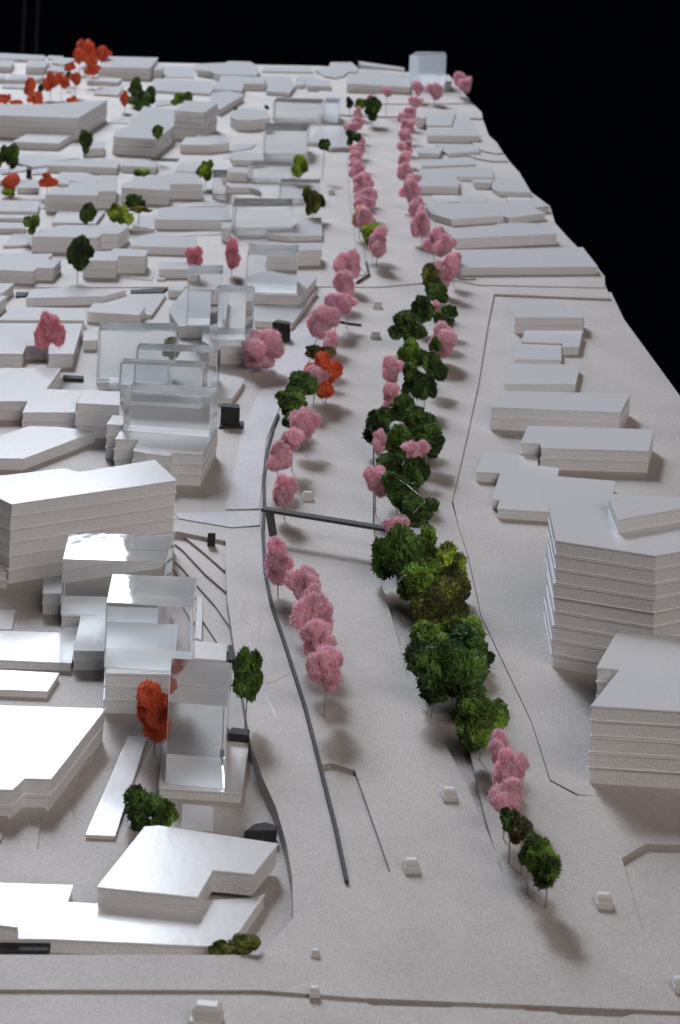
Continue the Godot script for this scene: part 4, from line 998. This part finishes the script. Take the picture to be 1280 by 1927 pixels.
	tree("olive", "lower roadside yellow-green tree on a pin", "single trees among the left buildings", -38, 0, -2161.7, 22, 9.3, 13.9)
	tree("dark", "far dark tree on a tall pin at the roadside", "single trees among the left buildings", -33, 0, -2351.9, 38, 6.7, 6.7)
	tree("lime", "flat pale green bush behind the broad notched block", "single trees among the left buildings", -219.4, 0, -2312.6, 9, 8.8, 3.9)
	tree("dark", "dark upright tree right of the slanted oblong block", "single trees among the left buildings", -292, 0, -2415.6, 18, 6.9, 11.5)
	tree("green", "small green tree at the corner of the four-layer block", "single trees among the left buildings", -213.9, 0, -2410.7, 33, 6.9, 7.5)
	tree("green", "green bush behind the slim five-layer tower", "single trees among the left buildings", -209.5, 0, -2689, 20, 11.5, 9)
	tree("dark", "rear tree of the dark green far clump", "single trees among the left buildings", -270.5, 0, -2738, 22, 9.8, 11.1)
	tree("dark", "front tree of the dark green far clump", "single trees among the left buildings", -258.7, 0, -2663.2, 20, 13.3, 11.4)
	tree("dark", "right tree of the dark green far clump", "single trees among the left buildings", -251.4, 0, -2705.1, 20, 8.4, 10.3)
	tree("red", "orange tree touching the dark green far clump", "single trees among the left buildings", -278.5, 0, -2688.2, 18, 6.4, 8.3)
	tree("dark", "tiny dark tree by the wedge-shaped slab", "single trees among the left buildings", -143.3, 0, -2669.9, 12, 3.5, 3.8)
	tree("dark", "tiny dark dot tree by the left far clear block", "single trees among the left buildings", -108.4, 0, -2699, 12, 2.9, 2.9)
	tree("red", "topmost and largest far orange tree", "orange trees on the far hill", -367.5, 0, -3010.3, 24, 12.9, 14.3)
	tree("red", "red-orange tree left below the topmost one", "orange trees on the far hill", -368.3, 0, -2950.5, 24, 9.1, 9.1)
	tree("red", "orange tree right of the topmost one", "orange trees on the far hill", -343.7, 0, -2979.5, 24, 9.9, 9.9)
	tree("red", "tiny orange tuft at the tip of the tall-sided slab", "orange trees on the far hill", -334.6, 0, -2986.5, 24, 5, 4.3)
	tree("red", "orange tree under the topmost one", "orange trees on the far hill", -345.2, 0, -2912, 24, 7.6, 9)
	tree("red", "orange-red tree left of the tall-sided slab", "orange trees on the far hill", -339.2, 0, -2853.5, 24, 8.2, 7.5)
	tree("red", "small orange tree with green under it", "orange trees on the far hill", -369.1, 0, -2863, 24, 6.5, 6.1)
	tree("red", "left of the orange pair on the far hill", "orange trees on the far hill", -377.5, 0, -2751, 24, 9.2, 11.8)
	tree("red", "right of the orange pair on the far hill", "orange trees on the far hill", -364.7, 0, -2758, 24, 9.2, 9.2)
	tree("red", "orange tree right of the pair beside a green tuft", "orange trees on the far hill", -350.2, 0, -2777.3, 24, 6.6, 9.3)
	tree("red", "spiky orange tree at far left", "orange trees on the far hill", -395.9, 0, -2700.5, 24, 7.1, 10.3)
	tree("red", "orange tree below the spiky one", "orange trees on the far hill", -378.4, 0, -2627.4, 24, 8.8, 8.8)
	tree("red", "orange tree at the left border behind the long hall", "orange trees on the far hill", -413.4, 0, -2619.4, 24, 7.5, 6.2)
	tree("red", "flat orange tuft behind the long hall roof", "orange trees on the far hill", -395.2, 0, -2598.9, 24, 7.4, 3.4)
	tree("red", "little red tree behind the long hall roof", "orange trees on the far hill", -334.5, 0, -2626.8, 24, 5.6, 5.3)
	tree("dark", "green tuft between far orange trees", "single trees among the left buildings", -366.5, 0, -2825.8, 20, 4.4, 4.7)
	tree("dark", "dark green tuft right of the spiky orange tree", "single trees among the left buildings", -384.4, 0, -2719.1, 20, 4.5, 5.5)
	tree("dark", "round dark green tree at the left border", "single trees among the left buildings", -354.5, 0, -2298.7, 24, 10.4, 12.6)
	tree("dark", "dark green tree cut by the left border", "single trees among the left buildings", -363, 0, -2288, 22, 3.8, 7.1)
	tree("red", "red tree under the round dark green tree", "single trees among the left buildings", -339.4, 0, -2214.9, 14, 9, 8.4)
	tree("lime", "yellow-green tuft under the red tree", "single trees among the left buildings", -339.5, 0, -2201.2, 8, 6.8, 3.7)
	tree("red", "red tree right of the small block", "single trees among the left buildings", -302.8, 0, -2212.9, 18, 9, 6.8)
	car("white model car on the road beside the three near pink trees", 55.7, 0, -1024.1, 6.8)
	car("white model car nearest the end of the dark wall strip", 37.2, 0, -959.2, 6.9)
	car("white model car at right beyond the last green tree", 117.6, 0, -936.8, 7.1)
	car("white model car just above the footbridge", -20.7, 0, -1403.1, 7)
	car("white model car beside the big dark green tree", 22.2, 0, -1769.4, 7.6)
	car("grey model car near the step in the road", 24.1, 0, -1858.9, 7.5)
	car("small model car on the far left pavement", -21.8, 1.2, -2281.2, 6.5)
	car("blurred model car at the bottom edge", -43.5, -1, -839.4, 12)
	car("small grey model car on the near road", -2.9, 0, -891.9, 3.4)
	car("grey model car half under the near road edge", -2.4, 0, -864.8, 4.1)
	car("model car cut by the right border at the bottom", 141.8, 0, -877.7, 6.3)
	strip("wall_strip", "long dark grey wall strip curving along the left of the road", [[-46.1,-1568.3],[-48.6,-1541.4],[-50.3,-1492.7],[-50.3,-1441.3],[-47.4,-1388.9],[-46.4,-1348.7],[-41.7,-1283],[-36,-1238],[-24.8,-1176.5],[-13,-1109.1],[-5,-1054],[3.5,-994.7],[9.2,-948.4]], 0, 1.8, 1.7)
	footbridge(-46.9, -1344.4, 34.2, -1317.5, -38.7, -1334)
	strip("dark_strip", "dark bent kerb strip in the left tree row", [[14.8,-2003.6],[17.2,-1960.9],[6.7,-1933.9]], 0.9, 3.2, 1.3)
	strip("dark_strip", "short dark strip for the shaded step edge under the broad pink tree", [[-7.6,-1812.5],[0.3,-1807.4],[11.1,-1804.3]], 0, 1.8, 0.7)  # charcoal strip paints in the shade on a board step
	strip("dark_strip", "short dark strip for the shaded step beside the topmost dark green tree", [[95.4,-1963.2],[102.8,-1960.7],[110.9,-1963.8]], 0, 1.6, 0.8)  # dark colour stands for the shaded face of the small step
	thread("pale glue thread curling beside the contour steps", [[-57.5,-1252.2],[-55.2,-1228.8],[-50.4,-1216.4],[-45.4,-1209.9],[-44.6,-1191.3]], 0.06, 0.16, paper)
	thread("pale glue thread left of the wall strip near the green tree", [[-40.5,-1217.4],[-41.3,-1198.5],[-39.2,-1178.4],[-35.3,-1156],[-34.6,-1131.1]], 0.06, 0.16, paper)
	thread("pale glue thread right of the green tree on a pin", [[-39.9,-1149.2],[-34.5,-1140.3],[-29.2,-1143.3],[-22,-1153.4]], 0.06, 0.16, paper)
	thread("short pale glue scratch below the green tree", [[-33.8,-1125.1],[-30,-1112.2],[-27.4,-1101.9]], 0.06, 0.16, paper)
	thread("faint pale glue scratch above the green tree", [[-50.8,-1243.9],[-51.5,-1222],[-48.5,-1174.2]], 0.06, 0.16, paper)
	thread("tiny pale glue smear on the board left of the strip", [[-32,-1070.5],[-30.3,-1067.4],[-28.9,-1070.8]], 0.06, 0.16, paper)
	thread("fine pale thread lying across the dark green trees above the footbridge end", [[35.7,-1358.7,31],[40.8,-1342.5,33],[46.6,-1328.6,33],[50,-1323.1,31],[46.7,-1314.8,31],[42.8,-1305.8,30]], 0, 0.11, paper)
